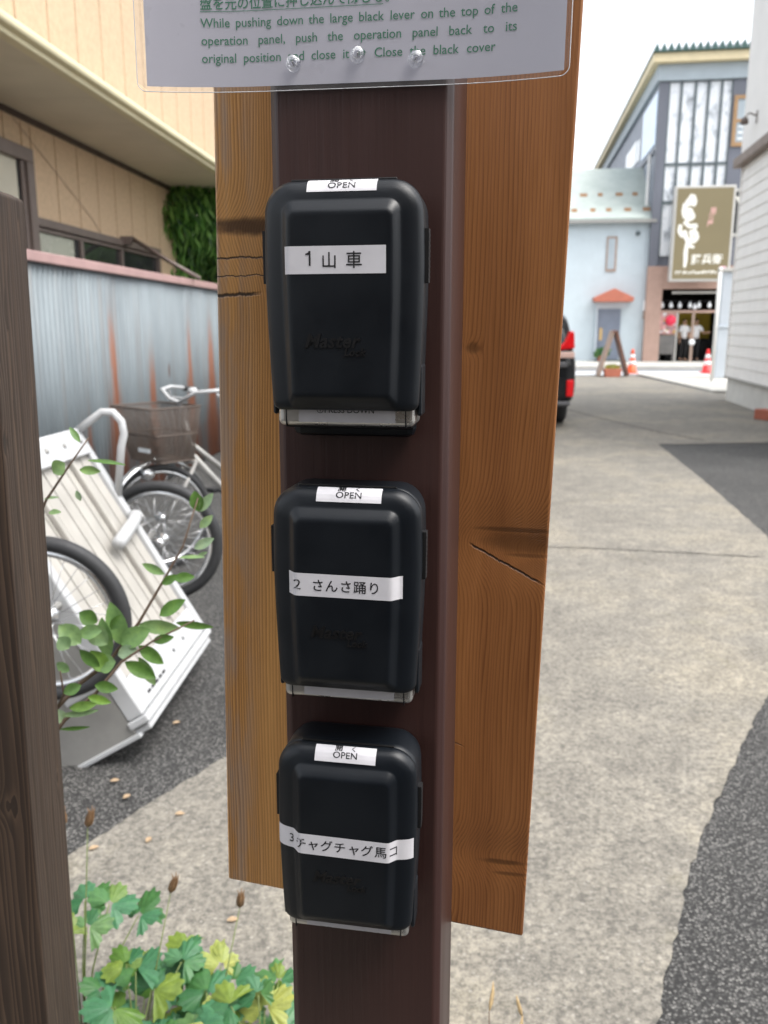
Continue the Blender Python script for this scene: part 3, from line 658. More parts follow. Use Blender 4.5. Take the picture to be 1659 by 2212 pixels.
mb = MB(); mb.box(0.602, 6.0, 4.8, 4.9, 0, 3.7); mb.box(0.3, 0.6, 0.30, 4.8, 0, 3.7); mb.box(6.0, 6.1, 0.3, 4.9, 0, 3.7); mb.box(0.602, 6.0, 0.30, 4.8, -0.08, 0.0); mb.box(0.602, 6.0, 0.30, 4.8, 3.7, 3.78)
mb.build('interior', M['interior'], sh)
MB().box(1.9, 3.1, 2.6, 2.66, 0.9, 2.1).build('menu_wall', M['yellow_board'], sh)
MB().box(1.1, 1.85, 2.4, 2.46, 0.95, 2.0).build('menu_wall', M['yellow_board'], sh)
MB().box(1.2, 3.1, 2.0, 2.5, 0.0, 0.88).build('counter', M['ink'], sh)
MB().box(0.602, 3.148, 0.10, 0.18, 1.96, 2.06).build('door_lintel', M['pink_brown'], sh)
MB().box(1.0, 3.14, 0.10, 0.16, 2.72, 2.80).build('awning_rail', M['sign_frame'], sh)
MB().box(1.86, 1.96, 0.10, 0.18, 0.0, 1.958).build('door_post', M['tan_board'], sh)
MB().lathe([(0.001, 0), (0.12, 0.004), (0.12, 0.02), (0.001, 0.024)], 16, Matrix.Translation((1.91, 0.097, 0.78)) @ Matrix.Rotation(R(90), 4, 'X')).build('door_disc', M['bulb'], sh)
d_ = MB(); d_.box(0.604, 1.25, 0.14, 0.20, 1.10, 1.955)
for i in range(26):
    x = random.uniform(0.62, 1.15); z = random.uniform(1.12, 1.9); d_.box(x, x + random.uniform(.04, .12), 0.125, 0.139, z, z + random.uniform(0.03, .09), None, random.choice([1, 2, 3]))
d_ = d_.build('shop_window', [M['poster'], M['bulb'], M['slate'], M['yellow_board']], sh)
MB().lathe([(0.001, 0), (0.21, 0.004), (0.21, 0.02), (0.001, 0.03)], 24, Matrix.Translation((1.02, 0.124, 1.66)) @ Matrix.Rotation(R(90), 4, 'X')).build('red_disc', M['red_paint'], d_)
mb = MB(); mb.box(0.604, 1.22, 0.02, 0.30, 0.30, 1.07); mb.box(0.604, 0.66, 0.04, 0.28, 0, 0.298); mb.box(1.16, 1.22, 0.04, 0.28, 0, 0.298); mb.build('shop_counter', M['steel_cab'], sh)
MB().box(1.25, 1.31, 0.10, 0.18, 0, 1.958).build('door_post', M['sign_frame'], sh)
dg = MB(); dg.box(2.78, 3.10, 0.12, 0.18, 0.0, 1.955); dg = dg.build('side_panel', M['dark_green'], sh)
for z in (1.72, 0.96): MB().lathe([(0.001, 0), (0.09, 0.003), (0.09, 0.012), (0.001, 0.014)], 12, Matrix.Translation((2.95, 0.118, z)) @ Matrix.Rotation(R(90), 4, 'X')).build('round_notice', M['sign_white'], dg)
# light string under the lintel: cord and bulbs
ls = empty('light_string', (sx, 36.0, 0.10), Y8); tag(ls, 'string of round white bulbs hung across the dark shop entrance', 'light string')
bx = [0.66, 1.01, 1.36, 1.76, 2.11, 2.52, 2.94, 1.95]
MB().tube([(0.61, 0.22, 2.46), (1.2, 0.22, 2.43), (1.9, 0.22, 2.42), (2.6, 0.22, 2.43), (3.12, 0.22, 2.46)], 0.012, 6).build('cord', M['ink'], ls)
for i, x in enumerate(bx):
    z = 2.25 if i < 7 else 2.18
    MB().lathe([(0.02, 0.16), (0.03, 0.10), (0.075, 0.04), (0.085, -0.02), (0.06, -0.08), (0.01, -0.10)], 12, Matrix.Translation((x, 0.22, z))).build('bulb', M['bulb'], ls)
# the sign on the front
sg = empty('shop_sign', (sx + 0.53, 34.95, 3.25), Y8); tag(sg, 'large olive box sign with white brush lettering on the shop front', 'sign')
MB().box(0.0, 2.26, 0.0, 0.42, 0.0, 3.56).build('sign_case', M['sign_frame'], sg, 0.03)
face = MB(); face.box(0.09, 2.17, -0.012, -0.002, 0.09, 3.47); face = face.build('sign_face', M['sign_olive'], sg)
for x in (0.4, 1.8): MB().box(x, x + 0.1, 0.42, 1.06, 1.6, 1.7).build('bracket', M['mullion'], sg)
def flat_text(body, x, z, size, mat, parent, name='lettering', y=-0.016, bold=0.0, align='CENTER', space=1.0, shear=0.0):
    vs, fs = text_data(body, size, bold, shear, space, align)
    mb = MB(); mb.add([(x + p[0], y, z + p[1]) for p in vs], fs); return mb.build(name, mat, parent)
br = MB()
def stroke(pts, w, k=0):
    k = len(br.v) * 0.00001
    P = [Vector((p[0], 0, p[1])) for p in pts]; Q = []
    for i in range(len(P) - 1):
        for t in range(6): Q.append(P[i].lerp(P[i + 1], t / 6))
    Q.append(P[-1]); Q = [Q[0]] + [(Q[i - 1] + Q[i] * 2 + Q[i + 1]) / 4 for i in range(1, len(Q) - 1)] + [Q[-1]]
    vs = []
    for i, q in enumerate(Q):
        t = (Q[min(i + 1, len(Q) - 1)] - Q[max(i - 1, 0)]).normalized(); n = Vector((-t.z, 0, t.x)); u = i / (len(Q) - 1)
        ww = w * (0.35 + 0.65 * sin(pi * min(1, 0.15 + 0.8 * u)) ** 0.6) / 2
        vs += [(q.x + n.x * ww, -0.0165 - k, q.z + n.z * ww), (q.x - n.x * ww, -0.0165 - k, q.z - n.z * ww)]
    br.add(vs, [(2 * i, 2 * i + 1, 2 * i + 3, 2 * i + 2) for i in range(len(Q) - 1)])
for pts, w in (([(0.66, 3.24), (0.56, 3.05), (0.42, 2.92)], 0.13), ([(0.66, 3.22), (0.74, 2.98), (0.72, 2.80)], 0.15), ([(0.36, 2.82), (0.50, 2.88), (0.70, 2.90)], 0.11), ([(0.40, 2.92), (0.38, 2.60), (0.42, 2.36)], 0.14),
               ([(0.42, 2.66), (0.58, 2.70), (0.70, 2.62)], 0.10), ([(0.44, 2.48), (0.68, 2.56), (0.74, 2.40), (0.58, 2.28)], 0.12), ([(0.56, 2.74), (0.52, 2.40), (0.50, 2.10)], 0.12), ([(0.28, 2.14), (0.26, 1.90), (0.38, 1.70), (0.48, 1.92)], 0.13),
               ([(0.40, 2.24), (0.62, 2.06), (0.88, 2.10), (0.80, 1.92)], 0.12), ([(0.44, 1.92), (0.52, 1.66), (0.62, 1.46)], 0.13), ([(0.62, 1.84), (0.86, 1.86), (0.94, 1.64), (0.82, 1.48), (0.66, 1.56)], 0.12), ([(0.70, 1.94), (0.74, 1.60), (0.66, 1.34)], 0.11),
               ([(0.60, 1.40), (0.72, 1.32), (0.86, 1.28)], 0.10), ([(0.58, 1.50), (0.545, 1.10), (0.56, 0.80), (0.54, 0.52)], 0.12)):
    stroke(pts, w * 1.35)
br.build('brush_lettering', M['sign_white'], face)
flat_text('藤兵衛', 1.36, 0.68, 0.40, M['sign_white'], face, bold=0.02)
for i, ch in enumerate('居酒屋'): flat_text(ch, 1.47 - i * 0.045, 2.55 - i * 0.24, 0.24, M['sign_pink'], face, bold=0.02)
mb = MB(); x = 0.20; rq = random.Random(5)
while x < 1.78:
    w = rq.uniform(0.04, 0.11); h = rq.uniform(0.07, 0.13); mb.box(x, x + w * 0.35, -0.016, -0.0135, 0.27, 0.27 + h); mb.box(x + w * 0.4, x + w, -0.016, -0.0135, 0.27 + h * rq.uniform(0.2, 0.8), 0.30 + h * 0.9); x += w + 0.025
mb.build('small_print', M['sign_white'], face)
MB().box(1.86, 2.10, -0.017, -0.0125, 0.20, 0.55).build('seal', M['seal_pink'], face)

# ------------------------------------------------------------------ pale blue house
bh = empty('house', (10.73 + 0.12, 36.3, 0.10), Y8); tag(bh, 'pale blue stucco house with green metal roof and terracotta door hood', 'house')
MB().box(-9, 0, 0, 7, 0, 5.62).build('wall', M['pale_blue'], bh)
mb = MB(); mb.prism([(-0.25, 5.70), (3.2, 8.15), (7.2, 5.70), (7.2, 5.58), (3.2, 8.03), (-0.25, 5.58)], 'x', -9.2, 0.12); ro = mb.build('roof', M['patina'], bh)
mb = MB(); mb.prism([(0, 5.60), (7.0, 5.60), (3.2, 8.0)], 'x', -0.15, -0.02); mb.build('gable', M['pale_blue'], bh)
rw = random.Random(8)
for r_, off in ((0.06, 0), (0.36, .3)):
    for i in range(8):
        x = -0.35 - i * 0.72 - off + rw.uniform(-.05, .05); yy = -0.25 + 3.45 * r_ + 0.2; zz = 5.70 + 2.45 * (yy + 0.25) / 3.45
        MB().prism([(yy, zz + 0.004), (yy + 0.12, zz + 0.16), (yy + 0.16, zz + 0.12)], 'x', x, x + rw.uniform(0.18, 0.3)).build('snow_guard', M['rust'], ro)
MB().box(-9.2, 0.12, -0.36, -0.255, 5.50, 5.62).build('eaves_gutter', M['grey_metal'], bh)
wn_ = MB(); wn_.box(-1.76, -1.34, -0.04, 0.0, 3.62, 5.0); wn_ = wn_.build('window', M['rust'], bh); wn_.data.materials[0] = M['tan_board']
MB().box(-1.70, -1.42, -0.05, -0.042, 3.72, 4.92).build('pane', M['grey_beam'], wn_)
MB().lathe([(0.09, 0), (0.09, 0.10), (0.05, 0.16)], 12, Matrix.Translation((-0.55, 0.0, 5.1)) @ Matrix.Rotation(R(90), 4, 'X')).build('vent', M['mullion'], bh)
mb = MB(); mb.prism([(-2.20, 2.40), (-2.24, 2.56), (-1.42, 2.93), (-0.62, 2.56), (-0.66, 2.40)], 'y', -0.75, 0.0); mb.build('door_hood', M['terracotta'], bh, 0.02)
mb = MB(); mb.box(-2.05, -0.85, -0.14, 0.0, 2.14, 2.398); mb.box(-2.05, -1.98, -0.14, 0.0, 0, 2.14); mb.build('door_frame', M['pale_steel'], bh)
dr = MB(); dr.box(-1.975, -1.05, -0.07, 0.0, 0.05, 2.13); dr = dr.build('door', M['slate_door'], bh)
mb = MB()
for x in (-1.86, -1.56, -1.36, -1.18): mb.box(x, x + 0.05, -0.082, -0.072, 0.2, 2.0)
mb.build('door_ribs', M['slate_door'], dr)
MB().box(-1.88, -1.76, -0.10, -0.084, 0.85, 1.35).build('handle_plate', M['brass'], dr)
MB().box(-2.05, -0.95, -0.18, -0.0, 0.0, 0.048).build('doorstep', M['dark_green'], bh)
MB().tube([(0.06, 0.1, 0.0), (0.06, 0.1, 5.5)], 0.04, 8).build('downpipe', M['ink'], bh)
mt = MB(); mt.box(-0.18, 0.04, -0.12, -0.01, 2.05, 2.45); mt = mt.build('meter_box', M['bulb'], bh); MB().box(-0.16, 0.02, -0.10, -0.01, 1.72, 2.045).build('meter_base', M['tan_board'], mt)

# the row goes on to the left, hidden from the photograph by the cedar board
nb = empty('house', (-6.4, 39.2, 0.10), Y8); tag(nb, 'beige two storey house beyond the street left of the pale blue house', 'house')
MB().box(-9, 7.5, 0, 7, 0, 6.2).build('wall', M['soffit'], nb)
MB().prism([(-0.5, 6.2), (3.5, 8.2), (7.5, 6.2)], 'x', -9.4, 7.9).build('roof', M['slate'], nb)
for x in (-7.5, -4.6, -1.7, 1.2, 4.1):
    for z in (0.9, 3.9):
        f_ = MB(); f_.box(x - 0.06, x + 1.66, -0.06, 0.0, z - 0.06, z + 1.36); f_ = f_.build('window', M['bronze'], nb)
        MB().box(x, x + 1.6, -0.07, -0.062, z, z + 1.3).build('pane', M['dark_glass'], f_)

# ------------------------------------------------------------------ street things
def cone(name, x, y, mat, label, rz):
    t = empty(name, (x, y, 0.065), rz); tag(t, label, 'traffic cone', 'traffic cones by the street')
    MB().box(-0.18, 0.18, -0.18, 0.18, 0, 0.04).build('base', mat, t, 0.02)
    MB().lathe([(0.155, 0.04), (0.14, 0.06), (0.117, 0.26)], 20).build('body', mat, t)
    MB().lathe([(0.118, 0.26), (0.100, 0.38)], 20).build('white_band', M['white_band'], t)
    MB().lathe([(0.099, 0.38), (0.083, 0.47)], 20).build('body', mat, t)
    MB().lathe([(0.084, 0.47), (0.066, 0.585)], 20).build('white_band', M['white_band'], t)
    MB().lathe([(0.065, 0.585), (0.036, 0.735), (0.028, 0.75)], 20).build('body', mat, t)
cone('traffic_cone', 7.84, 27.45, M['orange'], 'orange traffic cone beside the wooden a-frame', R(4))
cone('traffic_cone', 10.20, 27.4, M['red_cone'], 'red traffic cone in front of the shop doorway', R(10))
af = empty('a_frame_sign', (7.02, 26.7, 0.01), -R(6)); tag(af, 'brown wooden a-frame board seen edge on before the blue door', 'a-frame sign')
def leg(x0, x1, w, mat):
    d = Vector((x1 - x0, 0, -1.33)); ang = math.atan2(d.x, -d.z)
    mb = MB(); mb.box(-w / 2, w / 2, -0.30, 0.30, -1.40, 0.0, Matrix.Translation((x0, 0, 1.37)) @ Matrix.Rotation(-ang, 4, 'Y')); return mb.build('board', mat, af, 0.008)
leg(-0.05, -0.42, 0.085, M['tan_board']); leg(0.03, 0.44, 0.085, M['brown_board'])
MB().box(-0.09, 0.08, -0.31, 0.31, 1.32, 1.38).build('hinge_cap', M['brown_board'], af, 0.01)
pl = empty('planter', (6.98, 26.45, 0.01)); tag(pl, 'red brown planter tray under the a-frame board', 'planter')
MB().prism([(-0.24, 0), (0.2, 0), (0.26, 0.24), (-0.28, 0.24)], 'y', -0.12, 0.12).build('tray', M['terracotta'], pl, 0.01)
mb = MB(); rq = random.Random(11)
for i in range(60): leaf_blade(mb, Vector((rq.uniform(-.2, .2), rq.uniform(-.08, .08), 0.24)), Vector((rq.uniform(-.6, .6), rq.uniform(-.6, .6), 1)), Vector((0, 1, 0)), rq.uniform(0.08, 0.22), 0.05)
mb.build('foliage', M['yellow_leaf'], pl)
gp = empty('potted_plant', (6.35 + 1.55, 35.6, 0.1)); tag(gp, 'small bright green plant beside the slate blue door', 'plant')
gp.location = (8.95, 35.9, 0.1)
mb = MB(); rq = random.Random(12)
for i in range(160): leaf_blade(mb, Vector((rq.uniform(-.25, .25), rq.uniform(-.15, .1), rq.uniform(0.15, .45))), Vector((rq.uniform(-1, 1), rq.uniform(-1, .3), rq.uniform(.1, 1))), Vector((0, 1, 0)), rq.uniform(0.12, 0.25), 0.07)
mb.build('foliage', M['columbine'], gp)
MB().lathe([(0.12, 0), (0.16, 0.22), (0.17, 0.24)], 14).build('pot', M['terracotta'], gp)

# black car: rear right corner shows beside the timber board. local x across, y forward (away), z up
ca = empty('parked_car', (1.93, 12.95, 0.006), -R(3)); tag(ca, 'black estate car parked facing away, red tail lamp showing', 'car')
def car_shell():
    prof = []   # stations along y: (y, half width low, half width roof, z bottom, z belt, z roof)
    st = [(0.0, 0.82, 0.60, 0.42, 1.00, 1.02), (0.05, 0.89, 0.72, 0.34, 1.06, 1.30), (0.18, 0.92, 0.74, 0.30, 1.10, 1.62), (0.45, 0.925, 0.74, 0.28, 1.08, 1.78), (1.2, 0.925, 0.72, 0.26, 1.05, 1.80), (2.2, 0.925, 0.70, 0.26, 1.02, 1.78), (2.9, 0.92, 0.62, 0.26, 1.00, 1.58), (3.5, 0.91, 0.70, 0.27, 0.99, 1.10), (4.2, 0.86, 0.62, 0.30, 0.90, 0.98), (4.55, 0.70, 0.5, 0.36, 0.72, 0.80)]
    mb = MB(); vs = []
    for (y, wl, wr, zb, zm, zr) in st:
        if y < 0.6: wl += 0.045; wr += 0.06
        h = [(wl * 0.86, zb), (wl * 0.985, zb + 0.10), (wl, (zb + zm) / 2), (wl * 0.985, zm - 0.06), (wl * 0.955, zm), (wr + (wl - wr) * 0.42, zm + (zr - zm) * 0.52), (wr + 0.03, zm + (zr - zm) * 0.88), (wr * 0.88, zr)]
        vs += [(-a, y, b) for a, b in h] + [(a, y, b) for a, b in h[::-1]]
    n = 16; fs = []
    for i in range(len(st) - 1):
        for k in range(n): fs.append((i * n + k, i * n + (k + 1) % n, (i + 1) * n + (k + 1) % n, (i + 1) * n + k))
    fs += [tuple(range(n)), tuple((len(st) - 1) * n + k for k in range(n))[::-1]]
    mb.add(vs, fs, True); return mb
body = car_shell().build('body', M['car_black'], ca); body.modifiers.new('Sub', 'SUBSURF').render_levels = 2; body.modifiers['Sub'].levels = 2
mb = MB(); mb.add([(-0.56, 0.06, 1.16), (0.56, 0.06, 1.16), (0.52, 0.30, 1.56), (-0.52, 0.30, 1.56)], [(0, 1, 2, 3)]); gl = mb.build('rear_window', M['car_glass'], ca); gl.modifiers.new('Solid', 'SOLIDIFY').thickness = 0.03
for s_ in (-1, 1):
    mb = MB(); mb.add([(s_ * 0.905, 0.55, 1.12), (s_ * 0.90, 2.9, 1.08), (s_ * 0.74, 2.5, 1.52), (s_ * 0.73, 0.75, 1.55)], [(0, 1, 2, 3)]); g_ = mb.build('side_window', M['car_glass'], ca); g_.modifiers.new('Solid', 'SOLIDIFY').thickness = 0.02
    tl = MB(); tl.prism([(0.50, 1.20), (0.62, 1.16), (0.74, 1.27), (0.82, 1.44), (0.88, 1.42), (0.90, 1.18), (0.52, 1.14)] if s_ > 0 else [(-0.50, 1.20), (-0.52, 1.14), (-0.90, 1.18), (-0.88, 1.42), (-0.82, 1.44), (-0.74, 1.27), (-0.62, 1.16)], 'y', -0.01, 0.34)
    tl = tl.build('tail_lamp', M['tail_red'], ca, 0.02)
    MB().box(*sorted((s_ * 0.52, s_ * 0.90)), -0.005, 0.30, 1.04, 1.135).build('reversing_lens', M['tail_clear'], tl, 0.015)
    MB().box(*sorted((s_ * 0.80, s_ * 0.905)), -0.015, 0.10, 0.47, 0.72).build('reflector', M['tail_red'], ca, 0.015)
    for yy in (0.82, 3.65):
        MW = Matrix.Translation((s_ * 0.80, yy, 0.335)) @ Matrix.Rotation(R(90), 4, 'Y')
        wh = MB(); wh.lathe([(0.10, -0.10), (0.29, -0.11), (0.335, -0.08), (0.335, 0.08), (0.29, 0.11), (0.10, 0.10)], 32, MW); wh = wh.build('wheel', M['tyre'], ca)
        MB().lathe([(0.02, -0.118), (0.20, -0.113), (0.225, -0.08), (0.225, 0.08), (0.20, 0.113), (0.02, 0.118)], 20, MW).build('rim', M['grey_metal'], wh)
MB().box(-0.86, 0.86, -0.05, 0.20, 0.33, 0.40).build('bumper_trim', M['car_grey'], ca, 0.03)
MB().box(-0.80, 0.80, -0.03, 0.20, 0.90, 0.99).build('tailgate_strip', M['car_grey'], ca, 0.02)

# ------------------------------------------------------------------ two people inside the shop
def skin_mesh(name, nodes, edges, mat, parent, sub=1):
    me = bpy.data.meshes.new(name); ks = list(nodes); me.from_pydata([nodes[k][0] for k in ks], [(ks.index(a), ks.index(b)) for a, b in edges], [])
    o = bpy.data.objects.new(name, me); COL.objects.link(o)
    md = o.modifiers.new('Skin', 'SKIN'); md.use_smooth_shade = True
    for i, k in enumerate(ks):
        r = nodes[k][1]; me.skin_vertices[0].data[i].radius = (r, r) if not isinstance(r, tuple) else r
    me.skin_vertices[0].data[0].use_root = True
    sb = o.modifiers.new('Sub', 'SUBSURF'); sb.levels = sub; sb.render_levels = sub
    dg = bpy.context.evaluated_depsgraph_get(); nm = bpy.data.meshes.new_from_object(o.evaluated_get(dg)); nm.materials.clear(); nm.materials.append(mat)
    o.modifiers.clear(); o.data = nm; o.parent = parent; bpy.data.meshes.remove(me)
    for p in nm.polygons: p.use_smooth = True
    return o
def person(loc, rz, label, reach):
    t = empty('person', loc, rz); tag(t, label, 'person', 'people inside the shop')
    N = {'pelvis': ((0, 0, 0.92), (0.15, 0.11)), 'waist': ((0, 0, 1.08), (0.135, 0.095)), 'chest': ((0, -0.01, 1.28), (0.155, 0.11)), 'nb': ((0, 0, 1.42), (0.075, 0.07)), 'neck': ((0, 0, 1.47), 0.052), 'jaw': ((0, -0.025, 1.535), (0.062, 0.075)), 'head': ((0, -0.01, 1.61), (0.078, 0.095)), 'top': ((0, 0, 1.675), (0.06, 0.075))}
    E = [('pelvis', 'waist'), ('waist', 'chest'), ('chest', 'nb'), ('nb', 'neck'), ('neck', 'jaw'), ('jaw', 'head'), ('head', 'top')]
    arms = {}
    for s_, q in ((-1, 'l'), (1, 'r')):
        if reach and s_ > 0: el, wr, dv = (0.27, -0.12, 1.14), (0.42, -0.30, 1.18), Vector((0.55, -0.75, 0.05))
        else: el, wr, dv = (s_ * 0.245, 0.02, 1.10), (s_ * 0.25, -0.06, 0.87), Vector((0, -0.12, -1))
        N['sh' + q] = ((s_ * 0.175, 0, 1.385), 0.06); N['el' + q] = (el, 0.042); N['wr' + q] = (wr, 0.027)
        dv.normalize(); wv = Vector(wr); N['pa' + q] = (tuple(wv + dv * 0.075), (0.036, 0.017))
        E += [('nb', 'sh' + q), ('sh' + q, 'el' + q), ('el' + q, 'wr' + q), ('wr' + q, 'pa' + q)]
        side = Vector((0, 1, 0)) if abs(dv.z) > .5 else Vector((0, 0, 1))
        for i, (o_, l_) in enumerate(((-0.026, .060), (-0.009, .072), (0.009, .068), (0.026, .052))):
            b = wv + dv * 0.085 + side * o_; N['f%d%s' % (i, q)] = (tuple(b), 0.009); N['g%d%s' % (i, q)] = (tuple(b + dv * l_ * .5 + Vector((-s_ * .004, 0, 0))), 0.0085); N['h%d%s' % (i, q)] = (tuple(b + dv * l_ + Vector((-s_ * .014, 0, 0))), 0.0075)
            E += [('pa' + q, 'f%d%s' % (i, q)), ('f%d%s' % (i, q), 'g%d%s' % (i, q)), ('g%d%s' % (i, q), 'h%d%s' % (i, q))]
        N['t0' + q] = (tuple(wv + dv * 0.03 - side * 0.034), 0.011); N['t1' + q] = (tuple(wv + dv * 0.075 - side * 0.055), 0.009); E += [('wr' + q, 't0' + q), ('t0' + q, 't1' + q)]
        N['hip' + q] = ((s_ * 0.095, 0, 0.86), 0.10); N['kn' + q] = ((s_ * 0.11, -0.015, 0.49), 0.06); N['an' + q] = ((s_ * 0.115, 0.03, 0.09), 0.042); N['to' + q] = ((s_ * 0.13, -0.14, 0.035), 0.034)
        E += [('pelvis', 'hip' + q), ('hip' + q, 'kn' + q), ('kn' + q, 'an' + q), ('an' + q, 'to' + q)]
    body = skin_mesh('body', N, E, M['skin'], t)
    g = 0.016
    def grow(v): return tuple(x + g for x in v) if isinstance(v, tuple) else v + g
    sn = {k: (N[k][0], grow(N[k][1])) for k in ('waist', 'pelvis', 'chest', 'nb', 'shl', 'shr')}
    for q in 'lr': sn['el' + q] = (tuple(Vector(N['sh' + q][0]).lerp(Vector(N['el' + q][0]), 0.8)), 0.058)
    skin_mesh('shirt', sn, [('waist', 'pelvis'), ('waist', 'chest'), ('chest', 'nb'), ('nb', 'shl'), ('nb', 'shr'), ('shl', 'ell'), ('shr', 'elr')], M['shirt'], t)
    tn = {'pelvis': ((0, 0, 0.93), (0.172, 0.130))}; te = []
    for q in 'lr':
        tn['hip' + q] = (N['hip' + q][0], 0.118); tn['kn' + q] = (N['kn' + q][0], 0.078); tn['an' + q] = (tuple(Vector(N['an' + q][0]) + Vector((0, 0, 0.02))), 0.062); te += [('pelvis', 'hip' + q), ('hip' + q, 'kn' + q), ('kn' + q, 'an' + q)]
    skin_mesh('trousers', tn, te, M['trousers'], t)
    hn = {'a': ((0, 0.03, 1.60), (0.082, 0.085)), 'b': ((0, 0.012, 1.665), (0.080, 0.092)), 'c': ((0, -0.01, 1.712), (0.055, 0.065))}
    skin_mesh('hair', hn, [('a', 'b'), ('b', 'c')], M['hair'], t)
    fc = MB()
    for s_ in (-1, 1): fc.lathe([(0.001, -0.009), (0.010, -0.004), (0.010, 0.004), (0.001, 0.009)], 8, Matrix.Translation((s_ * 0.030, -0.094, 1.605)))
    fc.build('eyes', M['eye'], body)
    MB().prism([(-0.095, 1.600), (-0.122, 1.566), (-0.095, 1.558)], 'x', -0.011, 0.011).build('nose', M['skin'], body)
    MB().box(-0.022, 0.022, -0.100, -0.088, 1.528, 1.538).build('mouth', M['lip'], body, 0.003)
    er = MB()
    for s_ in (-1, 1): er.box(s_ * 0.082 - 0.008, s_ * 0.082 + 0.008, -0.015, 0.02, 1.57, 1.63)
    er.build('ears', M['skin'], body, 0.006)
def shop_pt(x, y, z): return (sx + cos(Y8) * x - sin(Y8) * y, 36.0 + sin(Y8) * x + cos(Y8) * y, 0.10 + z)
person(shop_pt(1.66, 0.55, 0.0), R(20), 'person in white shirt and black trousers left of the door post', False)
person(shop_pt(2.18, 0.75, 0.0), R(-10), 'person in white shirt reaching out right of the door post', True)
# added unseen light blocker: it keeps the low sky off the near side of the post
bw_ = empty('light_blocker', (0.3, -2.2, 0), R(-6)); tag(bw_, 'added unseen boarded shed behind the viewpoint', 'light_blocker')
mb = MB()
for i in range(42): mb.box(-2.2 + i * 0.25, -1.955 + i * 0.25, -0.03 - 0.01 * (i % 2), 0.0, 0, 4.6)
mb.build('wall', M['bark'], bw_)
MB().box(-2.4, 8.5, -3.0, 0.35, 4.6, 4.7).build('roof', M['slate'], bw_)
# ------------------------------------------------------------------ hand cart tipped up, bicycle, shrub
def at(px, py, Y):
    # design aid: a spot at distance Y in front of the camera
    u = (px - 829.5) / 1850; v = (1106 - py) / 1850; p = R(12.2); dy = cos(p) + v * sin(p)
    return Vector((u, dy, -sin(p) + v * cos(p))) * (Y / dy) + Vector((0, 0, 1.5))
def wheel(parent, center, axis, rad, tyre_r, name='wheel', spokes=28, white=True):
    ax = Vector(axis).normalized(); q = Vector((0, 1, 0)).rotation_difference(ax).to_matrix().to_4x4()
    MW = Matrix.Translation(center) @ q
    sp = MB()
    sp.lathe([(0.012, -0.055), (0.028, -0.045), (0.028, -0.036), (0.016, -0.03), (0.016, 0.03), (0.028, 0.036), (0.028, 0.045), (0.012, 0.055)], 16, MW @ Matrix.Rotation(R(90), 4, 'X'))
    for k in range(spokes):
        a = 2 * pi * k / spokes; b = a + (0.45 if (k // 2) % 2 else -0.45); s_ = 0.040 if k % 2 else -0.040
        sp.tube([MW @ Vector((0.026 * cos(b), s_, 0.026 * sin(b))), MW @ Vector(((rad - tyre_r * 2.2) * cos(a), 0, (rad - tyre_r * 2.2) * sin(a)))], 0.0014, 5)
    w_ = sp.build(name, M['chrome'], parent)
    MB().torus(rad - tyre_r, tyre_r, 72, 12, MW, 1.0).build('tyre', M['tyre'], w_)
    MB().torus(rad - tyre_r * 2.25, tyre_r * 0.55, 72, 8, MW, 1.25).build('rim', M['grey_metal'] if not white else M['chrome'], w_)
    return w_
# cart frame: local x = up along the bed, y = across towards the camera, z = out of the underside that faces the yard
bx = Vector((-0.50, 0.03, 0.866)).normalized(); by = Vector((-0.025, -1.0, 0.0)).normalized(); by = (by - bx * by.dot(bx)).normalized(); bz = bx.cross(by).normalized()
CM = Matrix((bx, by, bz)).transposed().to_4x4()
ct = empty('hand_cart', (-0.812, 3.645, 0.175)); ct.rotation_euler = CM.to_euler()
tag(ct, 'white flat hand cart stood on end, wheels in the air, by the tin fence', 'hand cart')
L_, W_ = 1.03, 0.915
mb = MB(); n = 9; w = (W_ - 0.10) / n
for i in range(n): mb.box(0.02, L_ - 0.02, 0.05 + i * w + 0.0045, 0.05 + (i + 1) * w - 0.0045, -0.020, 0.0)
mb.box(0.02, L_ - 0.02, 0.05, W_ - 0.05, -0.030, -0.0245, None, 1)
mb.build('bed', [M['cart_panel'], M['groove']], ct)
for y0 in (0.0, W_ - 0.05): MB().box(0.0, L_, y0, y0 + 0.05, -0.045, 0.018).build('rail', M['white_metal'], ct, 0.006)
MB().box(L_ - 0.12, L_, 0.052, W_ - 0.052, 0.002, 0.030).build('top_plate', M['white_metal'], ct, 0.006)
eg = MB(); eg.box(-0.030, -0.002, 0.0, W_ + 0.01, -0.05, 0.030); eg.box(-0.060, -0.036, 0.02, W_ - 0.01, -0.08, 0.012); eg.box(0.0, 0.13, 0.052, W_ - 0.052, 0.002, 0.016); eg = eg.build('end_gate', M['white_metal'], ct, 0.006)
for i in range(5): MB().box(0.030, 0.040, W_ - 0.15 - i * 0.045, W_ - 0.12 - i * 0.045, 0.0165, 0.018).build('slot', M['ink'], eg)
for i in range(3): MB().box(0.05, 0.062, W_ - 0.50 - i * 0.14, W_ - 0.488 - i * 0.14, 0.0165, 0.019).build('slot', M['ink'], eg)
for i in range(4): MB().tube([(L_ - 0.06, 0.10 + i * 0.17, 0.030), (L_ - 0.06, 0.10 + i * 0.17, 0.036)], 0.010, 10).build('bolt', M['grey_metal'], ct)
MB().box(-0.055, L_, W_ - 0.026, W_ - 0.003, -0.36, -0.046).build('side_panel', M['grey_metal'], ct, 0.005)
MB().box(-0.055, L_, 0.003, 0.026, -0.36, -0.046).build('side_panel', M['grey_metal'], ct, 0.005)
MB().box(-0.050, -0.031, 0.03, W_ - 0.03, -0.36, -0.082).build('end_panel', M['grey_metal'], ct, 0.004)
